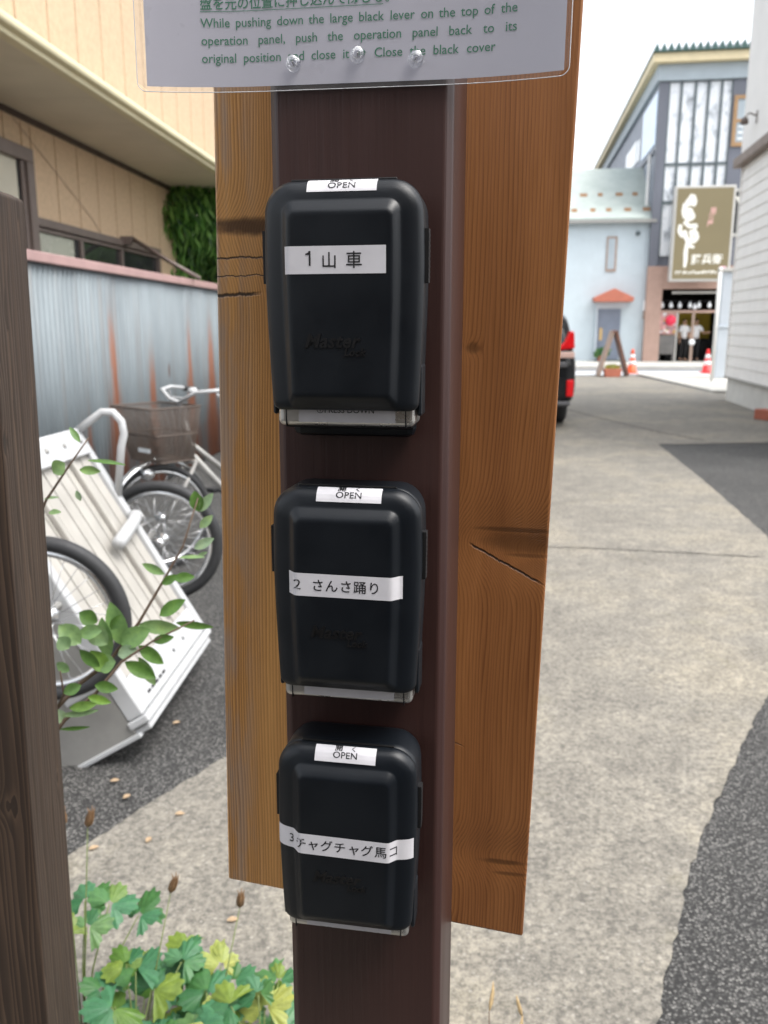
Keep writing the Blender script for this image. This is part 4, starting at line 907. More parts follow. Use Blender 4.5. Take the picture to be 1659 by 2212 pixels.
MB().box(-0.068, -0.050, W_ - 0.022, W_ + 0.006, -0.37, -0.03).build('edge_strip', M['white_metal'], ct, 0.004)
MB().box(0.15, 0.20, W_ - 0.002, W_ + 0.004, -0.20, -0.06).build('side_clasp', M['white_metal'], ct, 0.003)
MB().tube([(L_ - 0.01, 0.02, 0.0), (L_ - 0.0, 0.02, 0.10), (L_ + 0.005, 0.02, 0.15), (L_ - 0.02, 0.02, 0.19), (L_ - 0.07, 0.02, 0.20), (L_ - 0.12, 0.02, 0.18), (L_ - 0.16, 0.02, 0.14), (L_ - 0.33, 0.03, 0.015)], 0.0165, 12).build('handle', M['white_metal'], ct)
MB().tube([(0.59, 0.03, 0.02), (0.585, 0.06, 0.045), (0.57, 0.14, 0.055), (0.53, 0.40, 0.055)], 0.027, 12).build('axle_cover', M['white_metal'], ct)
MB().tube([(0.22, W_ - 0.16, 0.02), (0.26, W_ - 0.12, 0.06), (0.27, W_ - 0.02, 0.07)], 0.026, 10).build('handle', M['white_metal'], ct)
MB().tube([(0.47, -0.17, -0.02), (0.47, W_ + 0.14, -0.02)], 0.014, 10).build('axle', M['grey_metal'], ct)
for y0 in (0.24, W_ - 0.28): MB().box(0.16, L_ - 0.13, y0, y0 + 0.03, 0.002, 0.022).build('chassis_bar', M['cart_panel'], ct, 0.003)
MB().tube([(-0.075, W_ - 0.15, -0.30), (-0.10, W_ - 0.15, -0.315)], 0.022, 10).build('foot', M['white_metal'], ct)
inv = (Matrix.Translation(ct.location) @ CM).inverted()
for wc, rr in ((at(347, 1170, 3.80), 0.285), (at(98, 1338, 2.62), 0.280)):
    wheel(ct, inv @ wc, CM.to_3x3().inverted() @ Vector((0.02, 1, 0.03)), rr, 0.024)
# bicycle behind it, front wheel towards the camera
F0 = Vector((-1.42, 5.20, 0)); B0 = Vector((-0.66, 6.05, 0)); fd = (F0 - B0).normalized(); sdv = Vector((-fd.y, fd.x, 0))
bc = empty('bicycle', (-1.01, 5.66, 0)); bc.rotation_euler = (0, 0, math.atan2(fd.y, fd.x)); tag(bc, 'silver city bicycle with brown wire basket by the tin fence', 'bicycle')
# local x = forward, y = left
def L(x, y, z): return (x, y, z)
fw, bw = 0.58, -0.52
w1_ = wheel(bc, Vector((fw, 0, 0.335)), (0.25, 1, 0), 0.335, 0.020, 'wheel')
w2_ = wheel(bc, Vector((bw, 0, 0.335)), (0, 1, 0), 0.335, 0.020, 'wheel')
mb = MB()
for pts, r in (([(0.34, 0, 0.72), (0.0, 0, 0.36), (-0.06, 0, 0.30)], 0.022), ([(0.36, 0, 0.80), (-0.10, 0, 0.44)], 0.018), ([(-0.06, 0, 0.30), (-0.20, 0, 0.80)], 0.017), ([(0.37, 0, 0.92), (0.32, 0, 0.66)], 0.024)): mb.tube(pts, r, 10)
for s_ in (-1, 1): mb.tube([(-0.06, s_ * 0.03, 0.30), (bw, s_ * 0.06, 0.335)], 0.011, 8); mb.tube([(-0.18, s_ * 0.02, 0.70), (bw, s_ * 0.06, 0.335)], 0.010, 8)
mb.build('frame', M['grey_metal'], bc)
mb = MB()
for s_ in (-1, 1): mb.tube([(0.33, s_ * 0.05, 0.66), (0.44, s_ * 0.055, 0.50), (fw, s_ * 0.055, 0.335)], 0.013, 8)
mb.tube([(0.33, -0.05, 0.66), (0.33, 0.05, 0.66)], 0.016, 8); mb.build('fork', M['grey_metal'], bc)
for cx, a0, a1 in ((fw, 20, 190), (bw, -10, 170)):
    vs = []; n = 28
    for i in range(n + 1):
        a = R(a0 + (a1 - a0) * i / n)
        for j in range(5):
            b = (j - 2) / 2; vs.append((cx + (0.372 - 0.012 * b * b) * cos(a), b * 0.030, 0.335 + (0.372 - 0.012 * b * b) * sin(a)))
    mb = MB(); mb.add(vs, [(5 * i + j, 5 * i + j + 1, 5 * i + j + 6, 5 * i + j + 5) for i in range(n) for j in range(4)], True); o = mb.build('mudguard', M['chrome'], bc); o.modifiers.new('Solid', 'SOLIDIFY').thickness = 0.002
mb = MB()
mb.tube([(0.37, 0, 0.90), (0.39, 0, 1.02), (0.40, 0, 1.04)], 0.013, 8)
hb = []
for s_ in (-1, 1): mb.tube([(0.40, 0, 1.04), (0.42, s_ * 0.07, 1.06), (0.40, s_ * 0.18, 1.11), (0.28, s_ * 0.26, 1.12), (0.12, s_ * 0.28, 1.10)], 0.012, 8)
hbo = mb.build('handlebar', M['white_metal'], bc)
for s_ in (-1, 1):
    MB().tube([(0.17, s_ * 0.276, 1.105), (0.05, s_ * 0.284, 1.085)], 0.017, 10).build('grip', M['tyre'], hbo)
    MB().tube([(0.30, s_ * 0.25, 1.10), (0.26, s_ * 0.29, 1.05), (0.12, s_ * 0.31, 1.03)], 0.007, 6).build('brake_lever', M['white_metal'], hbo)
MB().lathe([(0.03, 0), (0.032, 0.02), (0.02, 0.035), (0.005, 0.038)], 12, Matrix.Translation((0.38, 0.12, 1.10))).build('bell', M['white_metal'], hbo)
# wire basket
mb = MB(); b0, b1 = (0.44, 0.80), (0.40, 0.86)   # x range low / high
def bask(u, v, z):   # u 0..1 around
    t = z; x0 = 0.42 + (0.39 - 0.42) * t; x1 = 0.66 + (0.75 - 0.66) * t; hw = 0.16 + 0.05 * t
    zz = 0.70 + 0.33 * t
    per = [(x0, -hw), (x1, -hw), (x1, hw), (x0, hw)]; k = int(u * 4) % 4; f = u * 4 - int(u * 4)
    a, b = per[k], per[(k + 1) % 4]; return (a[0] + (b[0] - a[0]) * f, a[1] + (b[1] - a[1]) * f, zz)
NU = 150
for i in range(NU): mb.tube([bask(i / NU, 0, 0), bask(i / NU, 0, 1)], 0.0014, 4)
for j in range(41):
    z = j / 40; mb.tube([bask(k / 16, 0, z) for k in range(16)], 0.005 if j in (0, 20, 40) else 0.0015, 4, True)
for i in range(14): x = 0.43 + i * 0.017; mb.tube([(x, -0.16, 0.70), (x, 0.16, 0.70)], 0.004, 4)
bk = mb.build('basket', M['basket'], bc)
MB().box(0.690, 0.697, -0.02, 0.10, 0.76, 0.785).build('reflector_plate', M['bulb'], bk)
mb = MB(); mb.tube([(0.60, 0, 0.71), (0.60, 0, 0.66)], 0.008, 6); mb.lathe([(0.03, 0), (0.04, 0.03), (0.035, 0.07), (0.01, 0.08)], 14, Matrix.Translation((0.62, 0.0, 0.62)) @ Matrix.Rotation(R(90), 4, 'Y')); mb.build('headlamp', M['chrome'], bc)
mb = MB(); mb.prism([(-0.33, 0.85), (-0.30, 0.90), (-0.10, 0.89), (-0.02, 0.86), (-0.10, 0.84)], 'y', -0.07, 0.07); mb.build('saddle', M['tyre'], bc, 0.02)
MB().lathe([(0.09, -0.006), (0.09, 0.006)], 24, Matrix.Translation((-0.06, -0.05, 0.30)) @ Matrix.Rotation(R(90), 4, 'X')).build('chainring', M['grey_metal'], bc)
mb = MB(); mb.tube([(-0.06, -0.07, 0.30), (0.06, -0.07, 0.42)], 0.009, 6); mb.box(0.02, 0.11, -0.17, -0.08, 0.41, 0.435); mb.tube([(-0.06, 0.07, 0.30), (-0.18, 0.07, 0.18)], 0.009, 6); mb.box(-0.22, -0.13, 0.08, 0.17, 0.17, 0.195); mb.build('pedals', M['tyre'], bc)
MB().tube([(-0.20, 0, 0.78), (-0.21, 0, 0.86)], 0.013, 8).build('seat_post', M['chrome'], bc)

# shrub behind the fence post: twigs and oval leaves
def oval_leaf(mb, p, d, nrm, ln, w, curl=0.15):
    d = d.normalized(); s_ = d.cross(nrm).normalized(); nn = s_.cross(d).normalized(); vs = []; seg = 7
    for i in range(seg + 1):
        t = i / seg; wt = w * 0.5 * (sin(pi * t) ** 0.7) * (1.0 + 0.18 * (0.55 - t)) if 0 < t < 1 else 0.0008
        c = p + d * ln * t - nn * curl * ln * (t * t) * 0.6
        vs += [c - s_ * wt + nn * wt * 0.30, c - s_ * wt * 0.5 + nn * wt * 0.10, c, c + s_ * wt * 0.5 + nn * wt * 0.10, c + s_ * wt + nn * wt * 0.30]
    mb.add(vs, [(5 * i + j, 5 * i + j + 1, 5 * i + j + 6, 5 * i + j + 5) for i in range(seg) for j in range(4)], True)
sb_ = empty('shrub', (-0.60, 1.25, 0)); tag(sb_, 'thin twiggy shrub with oval green leaves beside the fence post', 'shrub')
O_ = Vector(sb_.location)
tw = MB(); lf = MB(); rl = random.Random(21)
main = [at(70, 1640, 1.24), at(122, 1530, 1.24), at(175, 1475, 1.25), at(235, 1430, 1.27), at(300, 1345, 1.28), at(350, 1260, 1.30), at(395, 1180, 1.31), at(428, 1075, 1.33)]
br2 = [at(80, 1640, 1.20), at(140, 1555, 1.2), at(205, 1500, 1.22), at(262, 1430, 1.24), at(330, 1385, 1.26), at(420, 1340, 1.27)]
br3 = [at(60, 1180, 1.20), at(100, 1080, 1.2), at(150, 1005, 1.21), at(192, 945, 1.22)]
br4 = [at(120, 1535, 1.24), at(138, 1500, 1.23), at(130, 1450, 1.22)]
root = [Vector((-0.62, 1.22, 0.0)), Vector((-0.61, 1.23, 0.35)), at(70, 1640, 1.24)]
root2 = [Vector((-0.62, 1.22, 0.0)), Vector((-0.60, 1.21, 0.6)), Vector((-0.57, 1.2, 0.95)), at(60, 1180, 1.2)]
for pts, r0, r1 in ((main, 0.0042, 0.0012), (br2, 0.0036, 0.0012), (br3, 0.0024, 0.0010), (br4, 0.0022, 0.0012), (root, 0.007, 0.005), (root2, 0.006, 0.003)):
    tw.tube([p - O_ for p in pts], [r0 + (r1 - r0) * i / (len(pts) - 1) for i in range(len(pts))], 7)
def put(px, py, ex, ey, Y, wpx, face=0.0, dy=0.0, stem=None):
    a = at(px, py, Y); b = at(ex, ey, Y + dy); ln = (b - a).length
    nrm = Vector((0.25 * rl.uniform(-1, 1), -0.55 + face, 0.8)).normalized() if face == 0 else Vector((0.1 * rl.uniform(-1, 1), -1, face)).normalized()
    oval_leaf(lf, a - O_, b - a, nrm, ln * 0.88, wpx / 1850 * Y * 0.92)
    if stem: tw.tube([at(*stem, Y) - O_, a - O_], 0.0008, 5)
# leaves with their attachment and tip positions
for q in [(140, 1000, 110, 1025, 1.20, 40, .3), (172, 1015, 222, 1018, 1.21, 22, .4), (190, 995, 280, 1000, 1.21, 14, 0), (172, 955, 148, 918, 1.22, 16, 0), (165, 1060, 175, 1085, 1.2, 14, 0), (105, 1108, 135, 1105, 1.2, 18, 0), (95, 1078, 130, 1072, 1.2, 10, 0),
          (430, 1105, 418, 1055, 1.33, 34, .5), (432, 1105, 462, 1060, 1.33, 24, .4), (432, 1140, 462, 1110, 1.33, 22, .2), (420, 1185, 466, 1160, 1.32, 24, .3), (425, 1205, 450, 1190, 1.32, 14, 0), (388, 1205, 448, 1200, 1.31, 12, 0),
          (355, 1240, 300, 1215, 1.30, 22, .3), (375, 1250, 425, 1245, 1.30, 26, .5), (350, 1262, 388, 1240, 1.29, 22, .3),
          (268, 1395, 232, 1290, 1.27, 50, .9), (235, 1420, 215, 1325, 1.26, 42, .9), (262, 1392, 330, 1355, 1.26, 52, .6), (232, 1392, 180, 1345, 1.25, 48, .4), (210, 1345, 165, 1320, 1.25, 40, .4),
          (300, 1350, 400, 1360, 1.27, 36, .2), (345, 1330, 405, 1290, 1.27, 34, .5), (380, 1345, 470, 1358, 1.28, 20, .1), (330, 1385, 380, 1375, 1.26, 24, .3), (300, 1395, 360, 1440, 1.26, 34, .5),
          (250, 1430, 205, 1440, 1.25, 50, .7), (232, 1450, 190, 1400, 1.25, 44, .8), (215, 1440, 165, 1400, 1.24, 30, .3), (255, 1415, 300, 1400, 1.25, 36, .5), (270, 1430, 345, 1470, 1.25, 36, .5), (300, 1420, 340, 1490, 1.26, 30, .6),
          (175, 1390, 120, 1345, 1.23, 52, .6), (150, 1400, 122, 1375, 1.22, 40, .4), (170, 1370, 225, 1360, 1.24, 36, .5), (150, 1450, 118, 1430, 1.23, 26, .3), (175, 1480, 130, 1500, 1.22, 30, .3),
          (150, 1530, 215, 1520, 1.2, 26, .2), (190, 1505, 245, 1520, 1.21, 24, .4), (135, 1545, 220, 1535, 1.2, 18, .1), (130, 1575, 200, 1572, 1.18, 12, 0.02), (140, 1560, 118, 1530, 1.2, 34, .5), (205, 1480, 260, 1490, 1.22, 30, .4), (240, 1360, 262, 1325, 1.25, 24, .4)]:
    put(*q)
for i in range(26):   # hidden lower growth behind the post
    p = Vector((rl.uniform(-0.75, -0.55), rl.uniform(1.12, 1.35), rl.uniform(0.35, 1.3))); oval_leaf(lf, p - O_, Vector((rl.uniform(-1, .3), rl.uniform(-1, 1), rl.uniform(-.3, .6))), Vector((0, -0.5, 0.9)), rl.uniform(.025, .05), rl.uniform(.018, .03))
tw.build('twigs', M['twig'], sb_); lf.build('foliage', M['leaf'], sb_)

# columbine plants at the foot of the fence
def lobed(mb, c, d, nrm, r, rr):
    """one leaflet: a wedge that opens into three rounded, notched lobes"""
    d = d.normalized(); s_ = d.cross(nrm).normalized(); nn = s_.cross(d).normalized(); rows = []; n = 43
    for i in range(n):
        t = i / (n - 1); a = (t - 0.5) * R(150); ph = abs(sin(1.5 * pi * t)); lob = 0.50 + 0.48 * ph ** 0.7; tooth = 1 - 0.15 * (abs(cos(7.5 * pi * t)) ** 1.6) * (0.35 + 0.65 * ph)
        q = r * lob * tooth * (0.86 + 0.16 * cos(a)); row = []
        for f in (0.35, 0.7, 1.0):
            z_ = -0.30 * r * rr * (f * f) * (0.25 + sin(a) ** 2) + 0.05 * r * f * sin(3 * a + rr * 5) + 0.012 * r * f * cos(12 * pi * t)
            row.append(c + d * q * f * cos(a) + s_ * q * f * sin(a) + nn * z_)
        rows.append(row)
    vs = [c] + [p for row in rows for p in row]; fs = []
    for i in range(n - 1):
        b, e = 1 + 3 * i, 4 + 3 * i; fs += [(0, b, e), (b, b + 1, e + 1, e), (b + 1, b + 2, e + 2, e + 1)]
    mb.add(vs, fs, True)
def columbine(x, y, seed, count, label, hgt=0.26, yellow=0, pods=()):
    q = random.Random(seed); t = empty('columbine_plant', (x, y, 0)); tag(t, label, 'plant', 'columbine plants by the fence')
    fo, st, ye = MB(), MB(), MB()
    for i in range(count):
        a = q.uniform(0, 2 * pi); ro = q.uniform(0.02, 0.17); h = hgt * q.uniform(0.30, 1.05); h = hgt * q.uniform(0.85, 1.0) if i < yellow else h; tip = Vector((cos(a) * ro, sin(a) * ro, h))
        st.tube([(0.012 * cos(a), 0.012 * sin(a), 0), (tip.x * 0.4, tip.y * 0.4, h * 0.6), tuple(tip)], [0.0022, 0.0018, 0.0013], 6)
        out = Vector((cos(a), sin(a), 0.1)); tilt = Vector((q.uniform(-.3, .3), q.uniform(-.75, -.1), 1)).normalized(); tgt = ye if i < yellow else fo
        for k in (-1, 0, 1):
            d = Matrix.Rotation(k * R(72), 3, 'Z') @ out; d = (d - tilt * d.dot(tilt)); r = q.uniform(0.036, 0.072) * (1 if k == 0 else 0.9)
            lobed(tgt, tip + d.normalized() * 0.006, d, tilt, r, q.uniform(0.3, 1.0))
    fo.build('foliage', M['columbine'], t)
    if yellow: ye.build('foliage', M['yellow_leaf'], t)['label'] = 'yellowed leaves'
    for (dx, dy, h, lx) in pods:
        st.tube([(0, 0, 0), (dx * 0.5, dy * 0.5, h * 0.55), (dx, dy, h)], [0.0018, 0.0014, 0.001], 6)
        pd = MB()
        for k in range(4):
            a = 2 * pi * k / 4; b = Vector((dx, dy, h)); e = b + Vector((0.0045 * cos(a) + lx, 0.0045 * sin(a), 0.034))
            pd.tube([b, b.lerp(e, 0.25) + Vector((0.0035 * cos(a), 0.0035 * sin(a), 0)), b.lerp(e, 0.65) + Vector((0.002 * cos(a), 0.002 * sin(a), 0)), e, e + Vector((0.003 * cos(a), 0.003 * sin(a), 0.010))], [0.0015, 0.0042, 0.0040, 0.0016, 0.0004], 7)
        pd.build('seed_pod', M['pod'], t)
    st.build('stems', M['green_stem'], t)
columbine(-0.63, 1.52, 1, 14, 'blue green columbine with dark seed pods behind the fence post', 0.29, 0, ((-0.045, 0.02, 0.50, 0.002), (-0.015, 0.03, 0.52, 0.0), (0.03, 0.04, 0.51, 0.010)))
columbine(-0.50, 1.46, 2, 13, 'columbine with one tall brown seed pod in the middle of the bed', 0.22, 1, ((0.06, 0.10, 0.36, 0.012),))
columbine(-0.36, 1.50, 3, 15, 'columbine with yellowing leaves left of the brown post', 0.16, 2, ((0.05, 0.12, 0.28, 0.004),))
columbine(-0.24, 1.42, 4, 15, 'columbine with pale rounded leaves against the brown post', 0.20, 1)
# dry stalks right of the post
dw = empty('dry_weed', (0.20, 1.36, 0)); tag(dw, 'dry straw coloured weed stalks right of the brown post', 'weed')
mb = MB()
for (dx, dy, h, lx, ly) in ((0.01, 0.10, 0.165, 0.012, 0.04), (0.055, 0.06, 0.13, 0.02, 0.03), (0.075, 0.09, 0.16, -0.01, 0.02), (0.05, 0.02, 0.09, 0.01, 0.02)):
    mb.tube([(0, 0, 0), (dx * 0.6, dy * 0.5, h * 0.5), (dx, dy, h)], 0.0013, 6)
    b = Vector((dx, dy, h)); MB().tube([b, b + Vector((lx * .4, ly * .3, .010)), b + Vector((lx * .8, ly * .6, .024)), b + Vector((lx, ly, .034))], [0.001, 0.0045, 0.0035, 0.0008], 7).build('seed_head', M['straw'], dw)
mb.build('stems', M['twig'], dw)
# fallen leaves
for i, (x, y, rz, lab) in enumerate(((-0.905, 2.62, 20, 'pale fallen leaf on asphalt nearest the cart'), (-0.835, 2.52, 60, 'curled fallen leaf on asphalt below the cart'), (-0.64, 2.42, 10, 'tan fallen leaf on the edge of the concrete path'), (-0.70, 2.28, 80, 'round pale fallen leaf on the path edge'), (-0.85, 2.24, 40, 'small bright fallen leaf on dark asphalt by the fence post'), (-0.39, 1.93, 15, 'lone tan fallen leaf out on the concrete left of the board'), (-0.80, 3.05, 35, 'orange fallen leaf on asphalt right of the cart'))):
    mb = MB(); oval_leaf(mb, Vector((-0.014, 0, 0.004)), Vector((1, 0, 0.1)), Vector((0, 0, 1)), 0.030, 0.016, 0.25); o = mb.build('fallen_leaf', M['dead_leaf']); o.location = (x, y, 0.008); o.rotation_euler = (R(10), 0, R(rz)); tag(o, lab, 'leaf', 'fallen leaves')

# ------------------------------------------------------------------ fence post at the left
fp = empty('fence_post', (-0.4266, 0.90, 0)); fp.rotation_euler = (0, R(0.975), 0); tag(fp, 'weathered dark brown timber fence post at the left edge', 'fence post')
mb = MB(); mb.prism([(-0.105, 0), (-0.105, 1.650), (-0.055, 1.648), (-0.012, 1.642), (0, 1.636), (0, 0)], 'y', 0.0, 0.10); mb.build('timber', M['fence_wood'], fp, 0.0025)
MB().box(-1.6, -0.106, 0.03, 0.06, 0.55, 0.64).build('cross_rail', M['fence_wood'], fp, 0.002)

# ------------------------------------------------------------------ the brown post with the cedar board
AZ = -R(9.5); PO = Vector(((780 - 829.5) / 1850 * 0.64, 0.64, 0))
sp_ = empty('sign_post', PO, AZ); tag(sp_, 'dark brown square post with a broad cedar board fixed behind it', 'post')
ps = MB(); c_ = 0.0055; hw = 0.0655; dp = 0.118
ps.prism([(-hw + c_, 0), (hw - c_, 0), (hw, c_), (hw, dp), (-hw, dp), (-hw, c_)], 'z', 0, 2.35); pst = ps.build('post', M['post'], sp_, 0.0015)
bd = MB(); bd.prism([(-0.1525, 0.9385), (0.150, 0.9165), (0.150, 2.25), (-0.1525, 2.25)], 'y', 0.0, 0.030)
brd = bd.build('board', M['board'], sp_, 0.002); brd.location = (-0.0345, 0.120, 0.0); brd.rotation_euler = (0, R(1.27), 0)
def on_post(s_, t, z): return PO + Matrix.Rotation(AZ, 3, 'Z') @ Vector((s_, t, z))

# ------------------------------------------------------------------ laminated notice and its pins
nt = empty('notice_sheet', on_post(-0.0055, -0.0028, 1.6610), AZ); nt.rotation_euler = (0, R(0.45), AZ); tag(nt, 'laminated white notice with green lettering pinned to the brown post', 'notice')
HW, HH = 0.1435, 0.207
def bow(x): return -0.0 - 0.010 * max(0, abs(x) - 0.06) ** 2 / 0.0064     # free ends bow very slightly towards the viewer
def curved(mb, x0, x1, z0, z1, y, n=24):
    vs = [];
    for i in range(n + 1):
        x = x0 + (x1 - x0) * i / n; vs += [(x, y + bow(x), z0), (x, y + bow(x), z1)]
    mb.add(vs, [(2 * i, 2 * i + 2, 2 * i + 3, 2 * i + 1) for i in range(n)], True)
mb = MB(); curved(mb, -HW, HW, 0.003, 0.003 + HH, 0.0); paper = mb.build('paper', M['paper'], nt)
# film with rounded corners
x0, x1, z0, z1, rc = -HW - 0.0062, HW + 0.0034, -0.0005, HH + 0.007, 0.006
out = []
for cx, cz, a0 in ((x1 - rc, z0 + rc, -90), (x1 - rc, z1 - rc, 0), (x0 + rc, z1 - rc, 90), (x0 + rc, z0 + rc, 180)):
    for k in range(7): a = R(a0 + 15 * k); out.append((cx + rc * cos(a), cz + rc * sin(a)))
mb = MB(); n = 40; vs = []
for i in range(n + 1):
    x = x0 + (x1 - x0) * i / n; e = 0.0
    if x < x0 + rc: e = rc - math.sqrt(max(0, rc * rc - (x0 + rc - x) ** 2))
    if x > x1 - rc: e = rc - math.sqrt(max(0, rc * rc - (x - x1 + rc) ** 2))
    vs += [(x, -0.0007 + bow(x), z0 + e), (x, -0.0007 + bow(x), z1 - e)]
mb.add(vs, [(2 * i, 2 * i + 2, 2 * i + 3, 2 * i + 1) for i in range(n)], True); fl = mb.build('film', M['film'], nt)
mb = MB(); mb.tube([(x, -0.0005 + bow(x), z) for x, z in out for _ in (0,)], 0.00035, 5, True)
# subdivide the long bottom and top runs so that the rim follows the bow
mb = MB(); rim = []
for i in range(len(out)):
    a, b = out[i], out[(i + 1) % len(out)]; m_ = 24 if abs(a[0] - b[0]) > 0.05 else 1
    for k in range(m_): x = a[0] + (b[0] - a[0]) * k / m_; z = a[1] + (b[1] - a[1]) * k / m_; rim.append((x, -0.0005 + bow(x), z))
mb.tube(rim, 0.00032, 5, True); mb.build('film_edge', M['film_edge'], nt)
tx = MB()
def paper_words(words, xa, xb, base, size, bold=0.004, justify=True):
    meshes = [text_data(w, size, bold) for w in words]; ws = [max(v[0] for v in m[0]) for m in meshes]
    gap = ((xb - xa) - sum(ws)) / (len(words) - 1) if justify else size * 0.28
    x = xa
    for (vs, fs), w in zip(meshes, ws):
        tx.add([(x + v[0], -0.00035 + bow(x + v[0]), base + v[1]) for v in vs], fs); x += w + gap
XA, XB = -0.1055, 0.1120
paper_words('While pushing down the large black lever on the top of the'.split(), XA, XB, 0.0412, 0.0084)
paper_words('operation panel, push the operation panel back to its'.split(), XA, XB, 0.0300, 0.0084)
paper_words('original position and close it ⇒ Close the black cover'.split(), XA, 0.0985, 0.0187, 0.0084)
vs, fs = text_data('盤を元の位置に押し込んで閉じる。', 0.0086, 0.012); tx.add([(XA + v[0], -0.00035 + bow(XA + v[0]), 0.0530 + v[1]) for v in vs], fs)
curved(tx, XA, XA + 0.128, 0.0510, 0.0514, -0.00035)
tx.build('lettering', M['green_ink'], paper)
def pin(s_, z, lab, ax):
    d = (Matrix.Rotation(AZ, 3, 'Z') @ Vector(ax)).normalized(); t = empty('push_pin', on_post(s_, -0.0036, z)); t.rotation_euler = d.to_track_quat('Z', 'Y').to_euler(); tag(t, lab, 'push pin', 'clear push pins in the notice')
    MB().lathe([(0.0046, 0.0), (0.0052, 0.0006), (0.0050, 0.0016), (0.0026, 0.0030), (0.0021, 0.0055), (0.0024, 0.0080), (0.0037, 0.0092), (0.0040, 0.0103), (0.0036, 0.0112)], 24).build('head', M['clear'], t)
    MB().lathe([(0.0005, -0.010), (0.0006, -0.006), (0.0006, 0.008), (0.0002, 0.0085)], 10).build('needle', M['steel'], t)
pin(-0.0455, 1.6775, 'clear push pin at the left below the word position', (0.18, -1, -0.10))
pin(-0.0005, 1.681, 'clear push pin between the words it and close, middle of the row', (0.22, -1, -0.12))
pin(0.0395, 1.6765, 'clear push pin at the right below the word the', (0.22, -1, -0.10))

# ------------------------------------------------------------------ key safes. local x across, y into the post (front negative), z up, origin at the top of the back
def wz(z):   # outline is widest a third of the way down and narrows to the foot
    z = -z / 0.152
    return 0.972 + 0.028 * sin(min(1, z / 0.36) * pi / 2) - 0.062 * max(0, z - 0.40) ** 1.4 / 0.49
def ring(hw, zt, zb, rt, rb, y, nside=14, ncor=9):
    pts = []
    def arc(cx, cz, r, a0): return [(cx + r * cos(R(a0 + 90 * k / ncor)), cz + r * sin(R(a0 + 90 * k / ncor))) for k in range(ncor + 1)]
    A = arc(hw - rt, zt - rt, rt, 0); B = arc(-hw + rt, zt - rt, rt, 90); C = arc(-hw + rb, zb + rb, rb, 180); D = arc(hw - rb, zb + rb, rb, 270)
    def line(p, q): return [(p[0] + (q[0] - p[0]) * k / nside, p[1] + (q[1] - p[1]) * k / nside) for k in range(1, nside)]
    L4 = A + line(A[-1], B[0]) + B + line(B[-1], C[0]) + C + line(C[-1], D[0]) + D + line(D[-1], A[0])
    return [(x * wz(z), y, z) for x, z in L4]
def loft(rings, cap0=True, cap1=True):
    mb = MB(); n = len(rings[0]); vs = [p for r in rings for p in r]; fs = []
    for i in range(len(rings) - 1):
        for k in range(n): fs.append((i * n + k, i * n + (k + 1) % n, (i + 1) * n + (k + 1) % n, (i + 1) * n + k))
    if cap0: fs.append(tuple(range(n)))
    if cap1:
        fs.append(tuple((len(rings) - 1) * n + k for k in range(n))[::-1])
    mb.add(vs, fs, True)
    return mb
mmu = 0.001
LID = [(54.6, -0.6, -151.6, 20, 6, -37.4), (55.0, 0, -152, 20, 6, -38.2), (54.9, -0.2, -152, 20, 6, -40), (54.2, -0.9, -152, 19.5, 6, -42.4), (52.8, -2.2, -151.8, 19, 6, -44.4), (50.6, -4.2, -151.4, 15, 6, -46.2), (47.6, -7.0, -150.8, 16, 6, -47.6), (44.6, -9.8, -150.2, 14, 6, -48.5), (42.2, -12.2, -149.6, 11, 6, -49.0),
       (41.0, -13.4, -149.0, 9, 5, -49.3), (40.0, -14.3, -148.2, 7.5, 4.5, -50.0), (38.2, -16.6, -146.0, 6, 4, -52.1), (36.2, -19.6, -143.2, 5, 3.5, -54.3), (35.2, -21.0, -141.8, 4.2, 3.2, -55.1), (34.2, -22.2, -140.6, 3.8, 3, -55.4), (32.5, -24, -138.5, 3.2, 3, -55.5)]
BODY = [(50, -3, -158, 16, 8, 0.0), (53.0, -1.0, -159, 19, 9, -3.0), (54.0, -0.2, -156, 20, 8, -8), (54.6, 0, -154, 20, 7, -30), (54.6, 0, -154, 20, 7, -36.2), (53.8, -0.9, -153, 20, 7, -36.8)]
def lidy(x, z):
    """front surface of the cover at mid height, x across"""
    a = abs(x) / wz(z)
    P = [(r[0] * mmu, r[5] * mmu) for r in LID][::-1]; P = [(0.0, P[0][1])] + P
    for i in range(len(P) - 1):
        if a <= P[i + 1][0]:
            f = (a - P[i][0]) / max(1e-9, P[i + 1][0] - P[i][0]); return P[i][1] + (P[i + 1][1] - P[i][1]) * f
    return P[-1][1]
def wrap_path(z):
    xs = [0.0]; x = 0; tab = [(0.0, 0.0, lidy(0, z))]; s_ = 0; px, py = 0, lidy(0, z)
    while x < 0.0556 * wz(z):
        x += 0.0002; y = lidy(x, z); s_ += math.hypot(x - px, y - py); tab.append((s_, x, y)); px, py = x, y
    return tab
def wrap(u, tab, lift):
    sg_ = -1 if u < 0 else 1; a = abs(u); i = 0
    lo, hi = 0, len(tab) - 1
    while lo < hi - 1:
        m_ = (lo + hi) // 2
        if tab[m_][0] <= a: lo = m_
        else: hi = m_
    s0, x0_, y0_ = tab[lo]; s1, x1_, y1_ = tab[hi]; f = min(1.0, (a - s0) / max(1e-9, s1 - s0)); dx, dy = x1_ - x0_, y1_ - y0_; l = math.hypot(dx, dy) or 1
    return sg_ * (x0_ + dx * f) + sg_ * (dy / l) * lift, y0_ + dy * f - (dx / l) * lift
